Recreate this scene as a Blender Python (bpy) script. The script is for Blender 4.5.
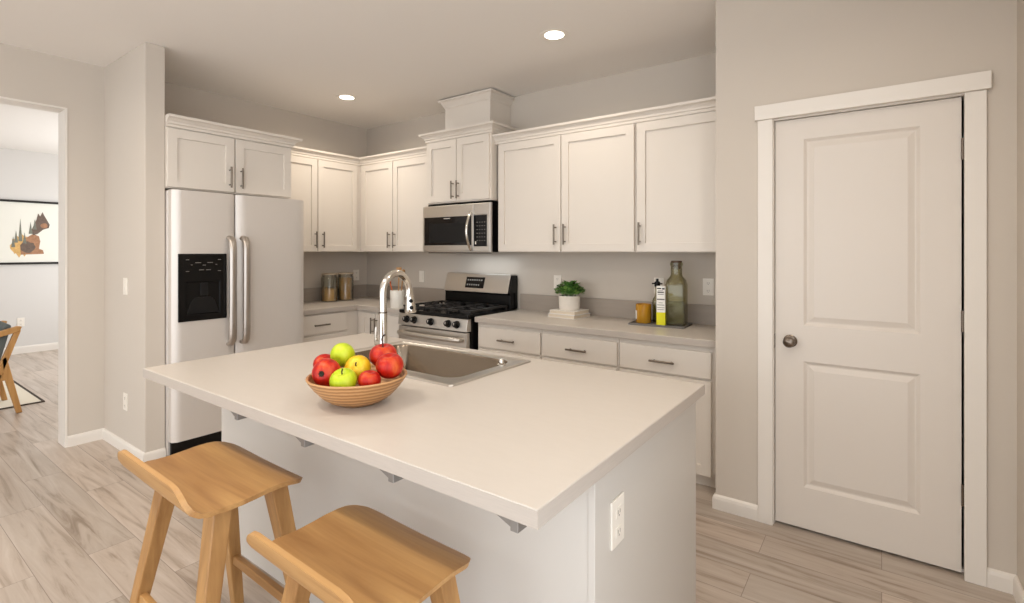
import bpy, bmesh, math, random
from mathutils import Vector, Matrix
random.seed(7)
S = bpy.context.scene
for o in list(bpy.data.objects): bpy.data.objects.remove(o)
COL = S.collection
R = math.radians

# ---------------------------------------------------------------- camera
cam_d = bpy.data.cameras.new('camera'); cam = bpy.data.objects.new('camera', cam_d); COL.objects.link(cam)
FPX, CY, YAW, EYE = 506.8, 250.78, 36.108, 1.372
cam_d.sensor_fit = 'HORIZONTAL'; cam_d.sensor_width = 36.0; cam_d.lens = FPX/1024*36.0
cam_d.shift_x = 0.0; cam_d.shift_y = -(301.5-CY)/1024
cam_d.clip_start = 0.05
cam.location = (0, 0, EYE); cam.rotation_euler = (R(90), 0, R(YAW))
S.camera = cam

# ---------------------------------------------------------------- world, daylight, exposure
W = bpy.data.worlds.new('daylight'); S.world = W; W.use_nodes = True
bg = W.node_tree.nodes['Background']; bg.inputs[0].default_value = (0.90, 0.95, 1.0, 1); bg.inputs[1].default_value = 2.6
vs = S.view_settings
vs.view_transform = 'Standard'; vs.look = 'None'; vs.gamma = 1; vs.use_curve_mapping = False; vs.exposure = 0.10

def area(name, loc, rot, sx, sy, power, col):
    d = bpy.data.lights.new(name, 'AREA'); d.shape = 'RECTANGLE'; d.size = sx; d.size_y = sy; d.energy = power; d.color = col
    o = bpy.data.objects.new(name, d); COL.objects.link(o); o.location = loc; o.rotation_euler = rot
    return o
area('great_room_window_light', (-2.2, -4.6, 1.45), (R(90), 0, 0), 4.0, 2.2, 14, (0.95, 0.97, 1.0))
area('dining_side_light', (-6.6, -2.9, 1.6), (R(90), 0, 0), 2.0, 1.6, 22, (0.94, 0.97, 1.0))
area('dining_fill_light', (-7.3, 3.22, 1.5), (R(-90), 0, 0), 2.6, 1.8, 78, (0.94, 0.97, 1.0))  # unseen fill added to brighten the next room, no window modelled here

# ---------------------------------------------------------------- materials
def srgb(h):
    h = h.lstrip('#'); c = [int(h[i:i+2], 16)/255 for i in (0, 2, 4)]
    return tuple(x/12.92 if x <= .04045 else ((x+.055)/1.055)**2.4 for x in c) + (1,)
def mat(name, col, rough=.5, metal=0, spec=.5, noise=0, nscale=40, bump=0, bscale=120, emit=None, estr=0, trans=0, ior=1.45, coat=0, stretch=None, alpha=1, aniso=0):
    m = bpy.data.materials.new(name); m.use_nodes = True; nt = m.node_tree; b = nt.nodes['Principled BSDF']
    c = srgb(col) if isinstance(col, str) else col
    b.inputs['Base Color'].default_value = c; b.inputs['Roughness'].default_value = rough; b.inputs['Metallic'].default_value = metal
    b.inputs['Specular IOR Level'].default_value = spec; b.inputs['Transmission Weight'].default_value = trans; b.inputs['IOR'].default_value = ior
    b.inputs['Coat Weight'].default_value = coat
    tc = nt.nodes.new('ShaderNodeTexCoord'); mp = nt.nodes.new('ShaderNodeMapping'); nt.links.new(tc.outputs['Object'], mp.inputs[0])
    if stretch: mp.inputs['Scale'].default_value = stretch
    if noise:
        n = nt.nodes.new('ShaderNodeTexNoise'); n.inputs['Scale'].default_value = nscale; n.inputs['Detail'].default_value = 5
        nt.links.new(mp.outputs[0], n.inputs['Vector'])
        mx = nt.nodes.new('ShaderNodeMix'); mx.data_type = 'RGBA'
        mx.inputs[6].default_value = tuple(max(0, x*(1-noise)) for x in c[:3])+(1,); mx.inputs[7].default_value = tuple(min(1, x*(1+noise)) for x in c[:3])+(1,)
        nt.links.new(n.outputs['Fac'], mx.inputs[0]); nt.links.new(mx.outputs[2], b.inputs['Base Color'])
    if bump:
        n2 = nt.nodes.new('ShaderNodeTexNoise'); n2.inputs['Scale'].default_value = bscale; n2.inputs['Detail'].default_value = 4
        nt.links.new(mp.outputs[0], n2.inputs['Vector'])
        bp = nt.nodes.new('ShaderNodeBump'); bp.inputs['Strength'].default_value = bump; bp.inputs['Distance'].default_value = .002
        nt.links.new(n2.outputs['Fac'], bp.inputs['Height']); nt.links.new(bp.outputs[0], b.inputs['Normal'])
    if emit:
        b.inputs['Emission Color'].default_value = srgb(emit) if isinstance(emit, str) else emit; b.inputs['Emission Strength'].default_value = estr
    return m
def wood(name, c1, c2, axis=0, scale=1.0, rough=.45, fine=.5):
    """long soft grain running along one object axis"""
    m = bpy.data.materials.new(name); m.use_nodes = True; nt = m.node_tree; b = nt.nodes['Principled BSDF']; L = nt.links.new
    tc = nt.nodes.new('ShaderNodeTexCoord'); mp = nt.nodes.new('ShaderNodeMapping'); L(tc.outputs['Object'], mp.inputs[0])
    sc = [22*scale]*3; sc[axis] = 1.6*scale; mp.inputs['Scale'].default_value = sc
    n = nt.nodes.new('ShaderNodeTexNoise'); n.inputs['Scale'].default_value = 1.0; n.inputs['Detail'].default_value = 6; n.inputs['Distortion'].default_value = .8
    L(mp.outputs[0], n.inputs['Vector'])
    mp2 = nt.nodes.new('ShaderNodeMapping'); L(tc.outputs['Object'], mp2.inputs[0]); s2 = [160*scale]*3; s2[axis] = 5*scale; mp2.inputs['Scale'].default_value = s2
    n2 = nt.nodes.new('ShaderNodeTexNoise'); n2.inputs['Scale'].default_value = 1.0; n2.inputs['Detail'].default_value = 3; L(mp2.outputs[0], n2.inputs['Vector'])
    mm = nt.nodes.new('ShaderNodeMath'); mm.operation = 'MULTIPLY_ADD'; L(n2.outputs['Fac'], mm.inputs[0]); mm.inputs[1].default_value = fine*.5; L(n.outputs['Fac'], mm.inputs[2])
    r = nt.nodes.new('ShaderNodeValToRGB'); r.color_ramp.elements[0].position = .38; r.color_ramp.elements[0].color = srgb(c1); r.color_ramp.elements[1].position = .85; r.color_ramp.elements[1].color = srgb(c2)
    L(mm.outputs[0], r.inputs[0]); L(r.outputs[0], b.inputs['Base Color']); b.inputs['Roughness'].default_value = rough
    bp = nt.nodes.new('ShaderNodeBump'); bp.inputs['Strength'].default_value = .08; bp.inputs['Distance'].default_value = .002; L(n2.outputs['Fac'], bp.inputs['Height']); L(bp.outputs[0], b.inputs['Normal'])
    return m
def floor_mat():
    m = bpy.data.materials.new('vinyl plank floor'); m.use_nodes = True; nt = m.node_tree; b = nt.nodes['Principled BSDF']; L = nt.links.new
    tc = nt.nodes.new('ShaderNodeTexCoord')
    br = nt.nodes.new('ShaderNodeTexBrick'); L(tc.outputs['Object'], br.inputs['Vector'])
    br.offset = .37; br.inputs['Scale'].default_value = 1; br.inputs['Brick Width'].default_value = 1.22; br.inputs['Row Height'].default_value = .18
    br.inputs['Mortar Size'].default_value = .0014; br.inputs['Mortar Smooth'].default_value = .3; br.inputs['Bias'].default_value = 0
    br.inputs['Color1'].default_value = (0, 0, 0, 1); br.inputs['Color2'].default_value = (1, 1, 1, 1); br.inputs['Mortar'].default_value = (.5, .5, .5, 1)
    # per-plank offset of the grain
    sep = nt.nodes.new('ShaderNodeVectorMath'); sep.operation = 'MULTIPLY_ADD'
    L(br.outputs['Color'], sep.inputs[0]); sep.inputs[1].default_value = (7, 3, 5); L(tc.outputs['Object'], sep.inputs[2])
    mp = nt.nodes.new('ShaderNodeMapping'); mp.inputs['Scale'].default_value = (1.3, 16, 16); L(sep.outputs[0], mp.inputs[0])
    n = nt.nodes.new('ShaderNodeTexNoise'); n.inputs['Scale'].default_value = 1; n.inputs['Detail'].default_value = 7; n.inputs['Roughness'].default_value = .62; n.inputs['Distortion'].default_value = 1.1; L(mp.outputs[0], n.inputs['Vector'])
    r = nt.nodes.new('ShaderNodeValToRGB'); e = r.color_ramp.elements
    e[0].position = .30; e[0].color = srgb('#8f7e6d'); e[1].position = .70; e[1].color = srgb('#c6baae')
    x = e.new(.46); x.color = srgb('#b6a799')
    L(n.outputs['Fac'], r.inputs[0])
    tint = nt.nodes.new('ShaderNodeMix'); tint.data_type = 'RGBA'; tint.blend_type = 'MULTIPLY'
    rr = nt.nodes.new('ShaderNodeValToRGB'); rr.color_ramp.elements[0].color = (.90, .90, .90, 1); rr.color_ramp.elements[1].color = (1.08, 1.06, 1.05, 1)
    L(br.outputs['Color'], rr.inputs[0]); tint.inputs[0].default_value = 1; L(r.outputs[0], tint.inputs[6]); L(rr.outputs[0], tint.inputs[7])
    seam = nt.nodes.new('ShaderNodeMix'); seam.data_type = 'RGBA'; L(br.outputs['Fac'], seam.inputs[0]); L(tint.outputs[2], seam.inputs[6]); seam.inputs[7].default_value = srgb('#85766a')
    L(seam.outputs[2], b.inputs['Base Color']); b.inputs['Roughness'].default_value = .33; b.inputs['Specular IOR Level'].default_value = .5
    bp = nt.nodes.new('ShaderNodeBump'); bp.inputs['Strength'].default_value = .12; bp.inputs['Distance'].default_value = .002; L(n.outputs['Fac'], bp.inputs['Height']); L(bp.outputs[0], b.inputs['Normal'])
    return m
def bowl_mat():
    m = wood('turned wood bowl', '#8a5a30', '#cf9a62', 0, 1.2)
    nt = m.node_tree; L = nt.links.new; b = nt.nodes['Principled BSDF']
    tc = nt.nodes.new('ShaderNodeTexCoord'); wv = nt.nodes.new('ShaderNodeTexWave'); wv.wave_type = 'BANDS'; wv.bands_direction = 'Z'
    wv.inputs['Scale'].default_value = 26; wv.inputs['Distortion'].default_value = 1.2; wv.inputs['Detail'].default_value = 2; wv.inputs['Detail Scale'].default_value = 1.5; L(tc.outputs['Object'], wv.inputs['Vector'])
    r = nt.nodes.new('ShaderNodeValToRGB'); r.color_ramp.elements[0].color = srgb('#9a6a3c'); r.color_ramp.elements[1].color = srgb('#c79867'); L(wv.outputs['Fac'], r.inputs[0]); L(r.outputs[0], b.inputs['Base Color'])
    return m
def fruit_mat(name, c1, c2, c3):
    m = bpy.data.materials.new(name); m.use_nodes = True; nt = m.node_tree; b = nt.nodes['Principled BSDF']; L = nt.links.new
    tc = nt.nodes.new('ShaderNodeTexCoord'); mp = nt.nodes.new('ShaderNodeMapping'); mp.inputs['Scale'].default_value = (30, 30, 9); L(tc.outputs['Object'], mp.inputs[0])
    n = nt.nodes.new('ShaderNodeTexNoise'); n.inputs['Scale'].default_value = 1; n.inputs['Detail'].default_value = 4; L(mp.outputs[0], n.inputs['Vector'])
    r = nt.nodes.new('ShaderNodeValToRGB'); e = r.color_ramp.elements; e[0].position = .33; e[0].color = srgb(c1); e[1].position = .75; e[1].color = srgb(c3); e.new(.52).color = srgb(c2)
    L(n.outputs['Fac'], r.inputs[0]); L(r.outputs[0], b.inputs['Base Color']); b.inputs['Roughness'].default_value = .42; b.inputs['Specular IOR Level'].default_value = .35
    return m
def rug_mat():
    m = mat('cream rug', '#d8cdb8', .95, bump=.6, bscale=300); nt = m.node_tree; L = nt.links.new; b = nt.nodes['Principled BSDF']
    tc = nt.nodes.new('ShaderNodeTexCoord'); v = nt.nodes.new('ShaderNodeTexVoronoi'); v.inputs['Scale'].default_value = 5; L(tc.outputs['Object'], v.inputs['Vector'])
    r = nt.nodes.new('ShaderNodeValToRGB'); r.color_ramp.elements[0].position = .08; r.color_ramp.elements[0].color = srgb('#6f6255'); r.color_ramp.elements[1].position = .2; r.color_ramp.elements[1].color = srgb('#ddd3c0')
    L(v.outputs['Distance'], r.inputs[0]); L(r.outputs[0], b.inputs['Base Color']); return m

M = dict(
    wall=mat('warm greige wall paint', '#ccc2b6', .75, spec=.25, bump=.15, bscale=260),
    far_wall=mat('pale grey wall paint', '#d6d2cd', .75, spec=.25),
    ceil=mat('ceiling paint', '#f1ece6', .85, spec=.2, bump=.2, bscale=180),
    trim=mat('white trim paint', '#e6dfd6', .42),
    cab=mat('white cabinet paint', '#dfd6cb', .38, spec=.45),
    island=mat('island cabinet paint', '#ccc6be', .4, spec=.4),
    door=mat('interior door paint', '#dcd3c9', .42),
    shadow_gap=mat('unlit cabinet recess', '#4a4038', .9),
    counter=mat('pale stone laminate', '#cac1b7', .34, noise=.03, nscale=14, stretch=(1, 4, 4)),
    edge=mat('grained laminate edge with shade', '#b8aea4', .42, noise=.10, nscale=6, stretch=(3, 3, 60)),  # greyer tone mostly paints in shade on the worktop edge; grain is its own
    splash=mat('greige stone backsplash', '#a2968a', .4, noise=.12, nscale=3, stretch=(1, 1, 9)),
    steel=mat('brushed stainless steel', '#c8c2ba', .34, metal=.9, noise=.03, nscale=3, stretch=(60, 60, 1)),
    fridge=mat('satin fridge steel', '#dcd5ce', .40, metal=.35, noise=.015, nscale=3, stretch=(60, 60, 1)),
    handle_steel=mat('satin handle steel', '#b5aca3', .3, metal=.85),
    sink=mat('brushed sink steel', '#8b7f71', .24, metal=1.0, noise=.05, nscale=4, stretch=(2, 50, 50)),
    chrome=mat('polished nickel', '#d5d0c8', .16, metal=1),
    pull=mat('brushed nickel pull', '#766c61', .28, metal=1),
    knob=mat('aged nickel knob', '#75695e', .25, metal=1),
    black=mat('gloss black plastic', '#0b0a0a', .25, spec=.3),
    blackm=mat('matt black iron', '#232120', .28),
    dark=mat('dark grey plastic', '#191818', .4, spec=.25),
    smoke=mat('smoked oven glass', '#130f0e', .10, spec=.35),
    mark=mat('pale printed marks', '#b8b4ae', .5),
    keymark=mat('grey key marks', '#77726c', .5),
    lidglass=mat('pale wood lid', '#b7a58e', .5),
    white=mat('white plastic', '#ece5da', .35),
    slot=mat('dark outlet slot', '#8a8177', .6),
    lens=mat('lit lamp lens', '#fff4e0', .5, emit=(1, .93, .80, 1), estr=9),
    lamp_trim=mat('white lamp trim', '#f2ece2', .4),
    glass=mat('clear glass', '#f4f6f2', .02, trans=1, ior=1.3),
    oil_glass=mat('pale olive glass', '#c9cba4', .03, trans=1, ior=1.3),
    olive=mat('steeped olives and oil', '#5c5726', .25, noise=.5, nscale=35),
    pasta=mat('dry pasta', '#cfa668', .6, noise=.25, nscale=60),
    spag=mat('dry spaghetti', '#d3a561', .55, noise=.3, nscale=4, stretch=(90, 90, 1)),
    cork=mat('dark walnut lid', '#5f4632', .55, noise=.2, nscale=30),
    ceramic=mat('white ceramic', '#e9e4da', .3),
    pot=mat('chalk white pot', '#e4dcd1', .75, noise=.05, nscale=30, bump=.3),
    soil=mat('potting soil', '#3a2b20', .95),
    leaf=mat('green leaf', '#4d7a34', .45, noise=.35, nscale=25),
    leaf2=mat('light green leaf', '#7da352', .45, noise=.3, nscale=25),
    stem=mat('dark stem', '#33241a', .7),
    calyx=mat('dark calyx', '#2d2617', .8),
    cover1=mat('white book cover', '#ece6df', .6), cover2=mat('pale grey book cover', '#d9d4d0', .6), page=mat('book pages', '#d9ccb8', .85, noise=.15, nscale=3, stretch=(1, 1, 300)),
    slate=mat('slate grey tray', '#6a6560', .4),
    amber=mat('amber candle glass', '#dba12e', .12, trans=.35, coat=.5), wax=mat('amber wax', '#e0ab3e', .5), lid=mat('brass lid', '#b89a5a', .3, metal=.8),
    carton=mat('white carton', '#efece6', .5), yellow=mat('yellow print', '#e3dc10', .5), ink=mat('grey print', '#6d6a66', .6),
    oak=wood('honey oak board', '#9a6d3f', '#c2965f', 0, .8), oak_y=wood('honey oak leg', '#956a3c', '#bd9059', 2, .8), oak_rail=wood('honey oak rail', '#956a3c', '#bd9059', 0, .8),  # stool rails use the same oak tone as the legs
    chairwood=wood('golden chair timber', '#a8743a', '#c9985a', 2, .8), cushion=mat('slate grey cushion', '#646a69', .9, bump=.4, bscale=300),
    rug=rug_mat(), rug_edge=mat('dark rug binding', '#453a31', .95),
    frame=mat('black picture frame', '#17130f', .4), mount=mat('ivory picture mount', '#e6e3d8', .6),
    fur=mat('russet print', '#a3785a', .7, noise=.5, nscale=40), furd=mat('umber print', '#6a594e', .7, noise=.4, nscale=40), ochre=mat('ochre print', '#d0a768', .7, noise=.4, nscale=40), pine=mat('pine print', '#77786c', .7, noise=.4, nscale=40),
    utensil=wood('kitchen utensil wood', '#9a6b3c', '#c79a64', 2, 1), utensil_red=mat('orange utensil', '#c4622c', .5), galv=mat('grey painted bracket', '#8f8b87', .4, metal=.5),
    bowl=bowl_mat(), floor=floor_mat(),
    red=fruit_mat('red apple skin', '#8f0a05', '#bb1c0b', '#d6642c'), green=fruit_mat('green apple skin', '#9fb414', '#b8c81f', '#d3da4a'), gold=fruit_mat('yellow apple skin', '#d29a10', '#e0b81c', '#ead64a'),
)

def thin_glass(name, tint, base=.10, body=.10):
    m = bpy.data.materials.new(name); m.use_nodes = True; nt = m.node_tree; L = nt.links.new; out = nt.nodes['Material Output']; nt.nodes.remove(nt.nodes['Principled BSDF'])
    tr = nt.nodes.new('ShaderNodeBsdfTransparent'); tr.inputs[0].default_value = srgb(tint); gl = nt.nodes.new('ShaderNodeBsdfGlossy'); gl.inputs['Roughness'].default_value = .04
    df = nt.nodes.new('ShaderNodeBsdfDiffuse'); df.inputs[0].default_value = srgb(tint)
    lw = nt.nodes.new('ShaderNodeLayerWeight'); lw.inputs[0].default_value = .35
    m1 = nt.nodes.new('ShaderNodeMixShader'); m1.inputs[0].default_value = body; L(tr.outputs[0], m1.inputs[1]); L(df.outputs[0], m1.inputs[2])
    mx = nt.nodes.new('ShaderNodeMath'); mx.operation = 'MULTIPLY_ADD'; L(lw.outputs['Fresnel'], mx.inputs[0]); mx.inputs[1].default_value = .6; mx.inputs[2].default_value = .02
    m2 = nt.nodes.new('ShaderNodeMixShader'); L(mx.outputs[0], m2.inputs[0]); L(m1.outputs[0], m2.inputs[1]); L(gl.outputs[0], m2.inputs[2]); L(m2.outputs[0], out.inputs[0])
    return m
M['glass'] = thin_glass('clear jar glass', '#fafaf6', body=.01); M['oil_glass'] = thin_glass('pale olive glass', '#e9e6cf', body=.05)

# ---------------------------------------------------------------- mesh helpers
def box(bm, x0, x1, y0, y1, z0, z1, bev=0, seg=2):
    g = bmesh.ops.create_cube(bm, size=1)
    sx, sy, sz = abs(x1-x0), abs(y1-y0), abs(z1-z0)
    for v in g['verts']:
        v.co = Vector(((x0+x1)/2+v.co.x*sx, (y0+y1)/2+v.co.y*sy, (z0+z1)/2+v.co.z*sz))
    if bev:
        es = {e for v in g['verts'] for e in v.link_edges}
        bmesh.ops.bevel(bm, geom=list(es), offset=min(bev, .45*min(sx, sy, sz)), segments=seg, profile=.5, affect='EDGES')
def lathe(bm, prof, n=32, c=(0, 0), mtx=None):
    rings = []
    for r, z in prof:
        if r < 1e-6: rings.append([bm.verts.new((c[0], c[1], z))])
        else: rings.append([bm.verts.new((c[0]+r*math.cos(2*math.pi*k/n), c[1]+r*math.sin(2*math.pi*k/n), z)) for k in range(n)])
    for a, b in zip(rings, rings[1:]):
        for k in range(n):
            q = (k+1) % n
            if len(a) == 1 and len(b) == 1: continue
            if len(a) == 1: bm.faces.new((a[0], b[k], b[q]))
            elif len(b) == 1: bm.faces.new((a[k], b[0], a[q]))
            else: bm.faces.new((a[k], b[k], b[q], a[q]))
    for ring, flip in ((rings[0], 0), (rings[-1], 1)):
        if len(ring) > 1: bm.faces.new(ring)
    if mtx:
        for ring in rings:
            for v in ring: v.co = mtx @ v.co
def rod(bm, p, q, r0, r1=None, n=12):
    p, q = Vector(p), Vector(q); r1 = r0 if r1 is None else r1
    z = (q-p).normalized(); m = z.to_track_quat('Z', 'Y').to_matrix().to_4x4(); m.translation = p
    L = (q-p).length; lathe(bm, [(r0, 0), (r1, L)], n, (0, 0), m)
def tube(bm, pts, rad, n=14):
    """swept tube; rad may be a list"""
    P = [Vector(p) for p in pts]; rings = []; up = None
    for i, p in enumerate(P):
        t = (P[min(i+1, len(P)-1)]-P[max(i-1, 0)]).normalized()
        if up is None:
            up = t.orthogonal().normalized()
        up = (up - t*up.dot(t)).normalized(); s = t.cross(up); r = rad[i] if isinstance(rad, (list, tuple)) else rad
        rings.append([bm.verts.new(p + r*(up*math.cos(2*math.pi*k/n) + s*math.sin(2*math.pi*k/n))) for k in range(n)])
    for a, b in zip(rings, rings[1:]):
        for k in range(n): bm.faces.new((a[k], a[(k+1) % n], b[(k+1) % n], b[k]))
    bm.faces.new(rings[0][::-1]); bm.faces.new(rings[-1])
def prism(bm, pts2, f, d0, d1):
    """polygon pts2 (a,b) extruded between d0 and d1; f(a,b,d)->xyz"""
    A = [bm.verts.new(f(a, b, d0)) for a, b in pts2]; B = [bm.verts.new(f(a, b, d1)) for a, b in pts2]; n = len(A)
    bm.faces.new(A[::-1]); bm.faces.new(B)
    for k in range(n): bm.faces.new((A[k], A[(k+1) % n], B[(k+1) % n], B[k]))
def sweep(bm, prof, path, z0):
    """moulding profile (out, up) swept on a polyline in plan; out is to the RIGHT of travel; mitred corners"""
    P = [Vector(p) for p in path]; rings = []
    for i, p in enumerate(P):
        ns = []
        for a, b in ((i-1, i), (i, i+1)):
            if a >= 0 and b < len(P):
                d = (P[b]-P[a]).normalized(); ns.append(Vector((d.y, -d.x)))
        if len(ns) == 2:
            m = (ns[0]+ns[1]).normalized(); m = m/max(.2, m.dot(ns[0]))
        else: m = ns[0]
        rings.append([bm.verts.new((p.x+m.x*o_, p.y+m.y*o_, z0+u)) for o_, u in prof])
    n = len(prof)
    for a, b in zip(rings, rings[1:]):
        for k in range(n): bm.faces.new((a[k], a[(k+1) % n], b[(k+1) % n], b[k]))
    bm.faces.new(rings[0][::-1]); bm.faces.new(rings[-1])
def obj(name, bm, m, parent=None, smooth=False, bev=0, loc=None, seg=2):
    bmesh.ops.recalc_face_normals(bm, faces=bm.faces[:])
    me = bpy.data.meshes.new(name); bm.to_mesh(me); bm.free(); me.materials.append(M[m] if isinstance(m, str) else m)
    o = bpy.data.objects.new(name, me); COL.objects.link(o)
    if parent is not None: o.parent = parent
    if loc is not None: o.location = loc
    if smooth:
        for p in me.polygons: p.use_smooth = True
        me.set_sharp_from_angle(angle=R(38))
    if bev:
        b = o.modifiers.new('bevel', 'BEVEL'); b.width = bev; b.segments = seg; b.limit_method = 'ANGLE'; b.angle_limit = R(40)
    return o
def bmb(*boxes, bev=0):
    bm = bmesh.new()
    for b in boxes: box(bm, *b, bev=bev)
    return bm
def thing(name, label, cat, loc=(0, 0, 0), rotz=0, group=None):
    o = bpy.data.objects.new(name, None); COL.objects.link(o); o.location = loc; o.rotation_euler = (0, 0, rotz); o.empty_display_size = .1
    return tag(o, label, cat, group)
def tag(o, label, cat, group=None):
    o['label'] = label; o['category'] = cat
    if group: o['group'] = group
    return o
def struct(name, bm, m, label=None, bev=0, **k):
    o = obj(name, bm, m, bev=bev, **k); o['kind'] = 'structure'
    if label: o['label'] = label
    return o
def dup(root, label, loc=None, rotz=None, group=None, scale=None):
    r = root.copy(); COL.objects.link(r); r['label'] = label
    if loc is not None: r.location = loc
    if rotz is not None: r.rotation_euler = (0, 0, rotz)
    if scale: r.scale = scale
    if group: r['group'] = group
    for ch in list(root.children):
        c = ch.copy(); COL.objects.link(c); c.parent = r
        for g in list(ch.children):
            d = g.copy(); COL.objects.link(d); d.parent = c
    return r

# ---------------------------------------------------------------- layout numbers (metres)
H = 2.715                 # ceiling
XA, YB = -4.60, 3.585     # fridge wall plane, range wall plane
YP, XP = 2.825, -0.716    # pantry front wall plane, pantry side plane
XR = 0.437                # right wall plane
CT = 0.867                # counter height

# ---------------------------------------------------------------- setting
struct('floor', bmb((-9.5, .6, -5, 3.75, -.06, 0)), 'floor', 'grey brown wood plank floor')
struct('ceiling', bmb((-9.5, .6, -5, 3.75, H, H+.08)), 'ceil', 'warm white ceiling')
struct('wall_back', bmb((XA-.16, .6, YB, YB+.12, 0, H)), 'wall', 'greige wall behind the range')
# fridge wall with the wide opening to the next room
struct('wall_left', bmb((XA-.16, XA, 1.03, YB, 0, H), (XA-.16, XA, -.75, 1.03, 2.37, H), (XA-.16, XA, -3.6, -.75, 0, H)), 'wall', 'greige wall with a wide opening')
struct('wall_wing', bmb((XA, -3.818, 1.239, 1.352, 0, H), bev=.004), 'wall', 'short wall beside the refrigerator')
struct('wall_right', bmb((XR, XR+.12, .9, YB+.12, 0, H)), 'wall', 'wall at the right edge')
DX0, DX1, DZ1 = -.433, .272, 2.021
struct('wall_pantry', bmb((XP, DX0-.022, YP, YP+.11, 0, H), (DX1+.022, XR, YP, YP+.11, 0, H), (DX0-.022, DX1+.022, YP, YP+.11, DZ1+.022, H)), 'wall', 'greige wall around the pantry door')
struct('wall_pantry_side', bmb((XP, XP+.11, YP+.11, YB, 0, H)), 'wall')
# next room
struct('wall_far', bmb((-9.40, -9.28, -3, 3.6, 0, H)), 'far_wall', 'pale wall of the next room')
struct('wall_far_rear', bmb((-9.28, XA-.16, -3.12, -3, 0, H)), 'far_wall')
struct('wall_far_side', bmb((-9.28, XA-.16, 3.3, 3.42, 0, H)), 'far_wall')

struct('trim_3', bmb((XA-.165, XA+.004, 1.018, 1.03, 0, 2.358), (XA-.165, XA+.004, -.75, 1.03, 2.358, 2.37), (XA-.165, XA+.004, -.75, -.738, 0, 2.358)), 'trim', 'white lining of the wide opening')
BBP = [(0, 0), (.014, 0), (.014, .055), (.011, .068), (.004, .076), (0, .076)]
def baseboard(name, path, h=1.0):
    bm = bmesh.new(); sweep(bm, [(a, b*h) for a, b in BBP], path, 0); return struct(name, bm, 'trim', 'white baseboard')
CX0, CX1 = -.508, .347   # casing outer edges
baseboard('baseboard_pantry', [(CX0, YP), (XP, YP), (XP, YP+.03)][::-1])
baseboard('baseboard_right', [(CX1, YP), (XR, YP), (XR, .9)])
baseboard('baseboard_left', [(XA, 1.03), (XA, 1.239), (-3.818, 1.239), (-3.818, 1.352)])
baseboard('baseboard_opening', [(XA-.16, 1.03), (XA, 1.03)])
baseboard('baseboard_opening_far', [(XA, -.75), (XA-.16, -.75)])
baseboard('baseboard_left_rear', [(XA, -3.6), (XA, -.75)])
baseboard('baseboard_far', [(-9.28, -3), (-9.28, 3.3)], 1.3)
baseboard('baseboard_next_room', [(XA-.16, 3.3), (XA-.16, 1.03)], 1.1)

# pantry door: structure with casing, hinges and knob
def panel_door(bm, x0, x1, y, z0, z1, t, panels):
    """door slab, front face at y looking to -y, with raised-field panels"""
    xs = sorted({x0, x1, *[p[0] for p in panels], *[p[1] for p in panels]}); zs = sorted({z0, z1, *[p[2] for p in panels], *[p[3] for p in panels]})
    def isp(a, b, c, d): return any(abs(a-p[0]) < 1e-6 and abs(b-p[1]) < 1e-6 and abs(c-p[2]) < 1e-6 and abs(d-p[3]) < 1e-6 for p in panels)
    def quad(*c): bm.faces.new([bm.verts.new(v) for v in c])
    for a, b in zip(xs, xs[1:]):
        for c, d in zip(zs, zs[1:]):
            if not isp(a, b, c, d): quad((a, y, c), (b, y, c), (b, y, d), (a, y, d))
    for a, b, c, d in panels:
        loops = [(0, 0), (.013, .011), (.019, .0115), (.044, .002), (.050, .002)]
        L = [[(a+o_, y+dp, c+o_), (b-o_, y+dp, c+o_), (b-o_, y+dp, d-o_), (a+o_, y+dp, d-o_)] for o_, dp in loops]
        for p, q in zip(L, L[1:]):
            for k in range(4): quad(p[k], p[(k+1) % 4], q[(k+1) % 4], q[k])
        quad(*L[-1])
    quad((x0, y+t, z0), (x0, y+t, z1), (x1, y+t, z1), (x1, y+t, z0)); quad((x0, y, z0), (x0, y, z1), (x0, y+t, z1), (x0, y+t, z0)); quad((x1, y, z0), (x1, y+t, z0), (x1, y+t, z1), (x1, y, z1))
    quad((x0, y, z1), (x1, y, z1), (x1, y+t, z1), (x0, y+t, z1)); quad((x0, y, z0), (x0, y+t, z0), (x1, y+t, z0), (x1, y, z0))
    bmesh.ops.remove_doubles(bm, verts=bm.verts[:], dist=1e-5)
bm = bmesh.new(); panel_door(bm, DX0, DX1, 2.846, .014, DZ1, .035, [(-.309, .137, 1.006, 1.919), (-.309, .137, .215, .831)])
pd = struct('door_1', bm, 'door', 'white two-panel pantry door')
bm = bmesh.new(); mt = Matrix.Translation((-.366, 2.846, .925)) @ Matrix.Rotation(R(90), 4, 'X')
lathe(bm, [(.0, 0), (.030, 0), (.031, .004), (.026, .007), (.011, .010), (.010, .026), (.020, .033), (.0265, .043), (.0265, .052), (.021, .061), (.010, .065), (0, .066)], 28, mtx=mt)
k_ = obj('door_knob', bm, 'knob', pd, smooth=True)
for z in (1.80, 1.075, .345):
    bm = bmesh.new(); rod(bm, (DX1+.004, 2.836, z-.045), (DX1+.004, 2.836, z+.045), .006); box(bm, DX1-.001, DX1+.012, 2.838, 2.846, z-.044, z+.044, .001)
    obj('hinge', bm, 'knob', pd, smooth=True)
obj('latch_plate', bmb((DX0-.004, DX0-.001, 2.840, 2.862, .885, .955)), 'knob', pd)
bm = bmb((CX0, DX0-.006, YP-.018, YP, 0, 2.03), (DX1+.006, CX1, YP-.018, YP, 0, 2.03), bev=.003)
box(bm, CX0-.012, CX1+.012, YP-.03, YP, 2.03, 2.102, .002)
struct('trim_1', bm, 'trim', 'white door casing with a flat head board')
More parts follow.
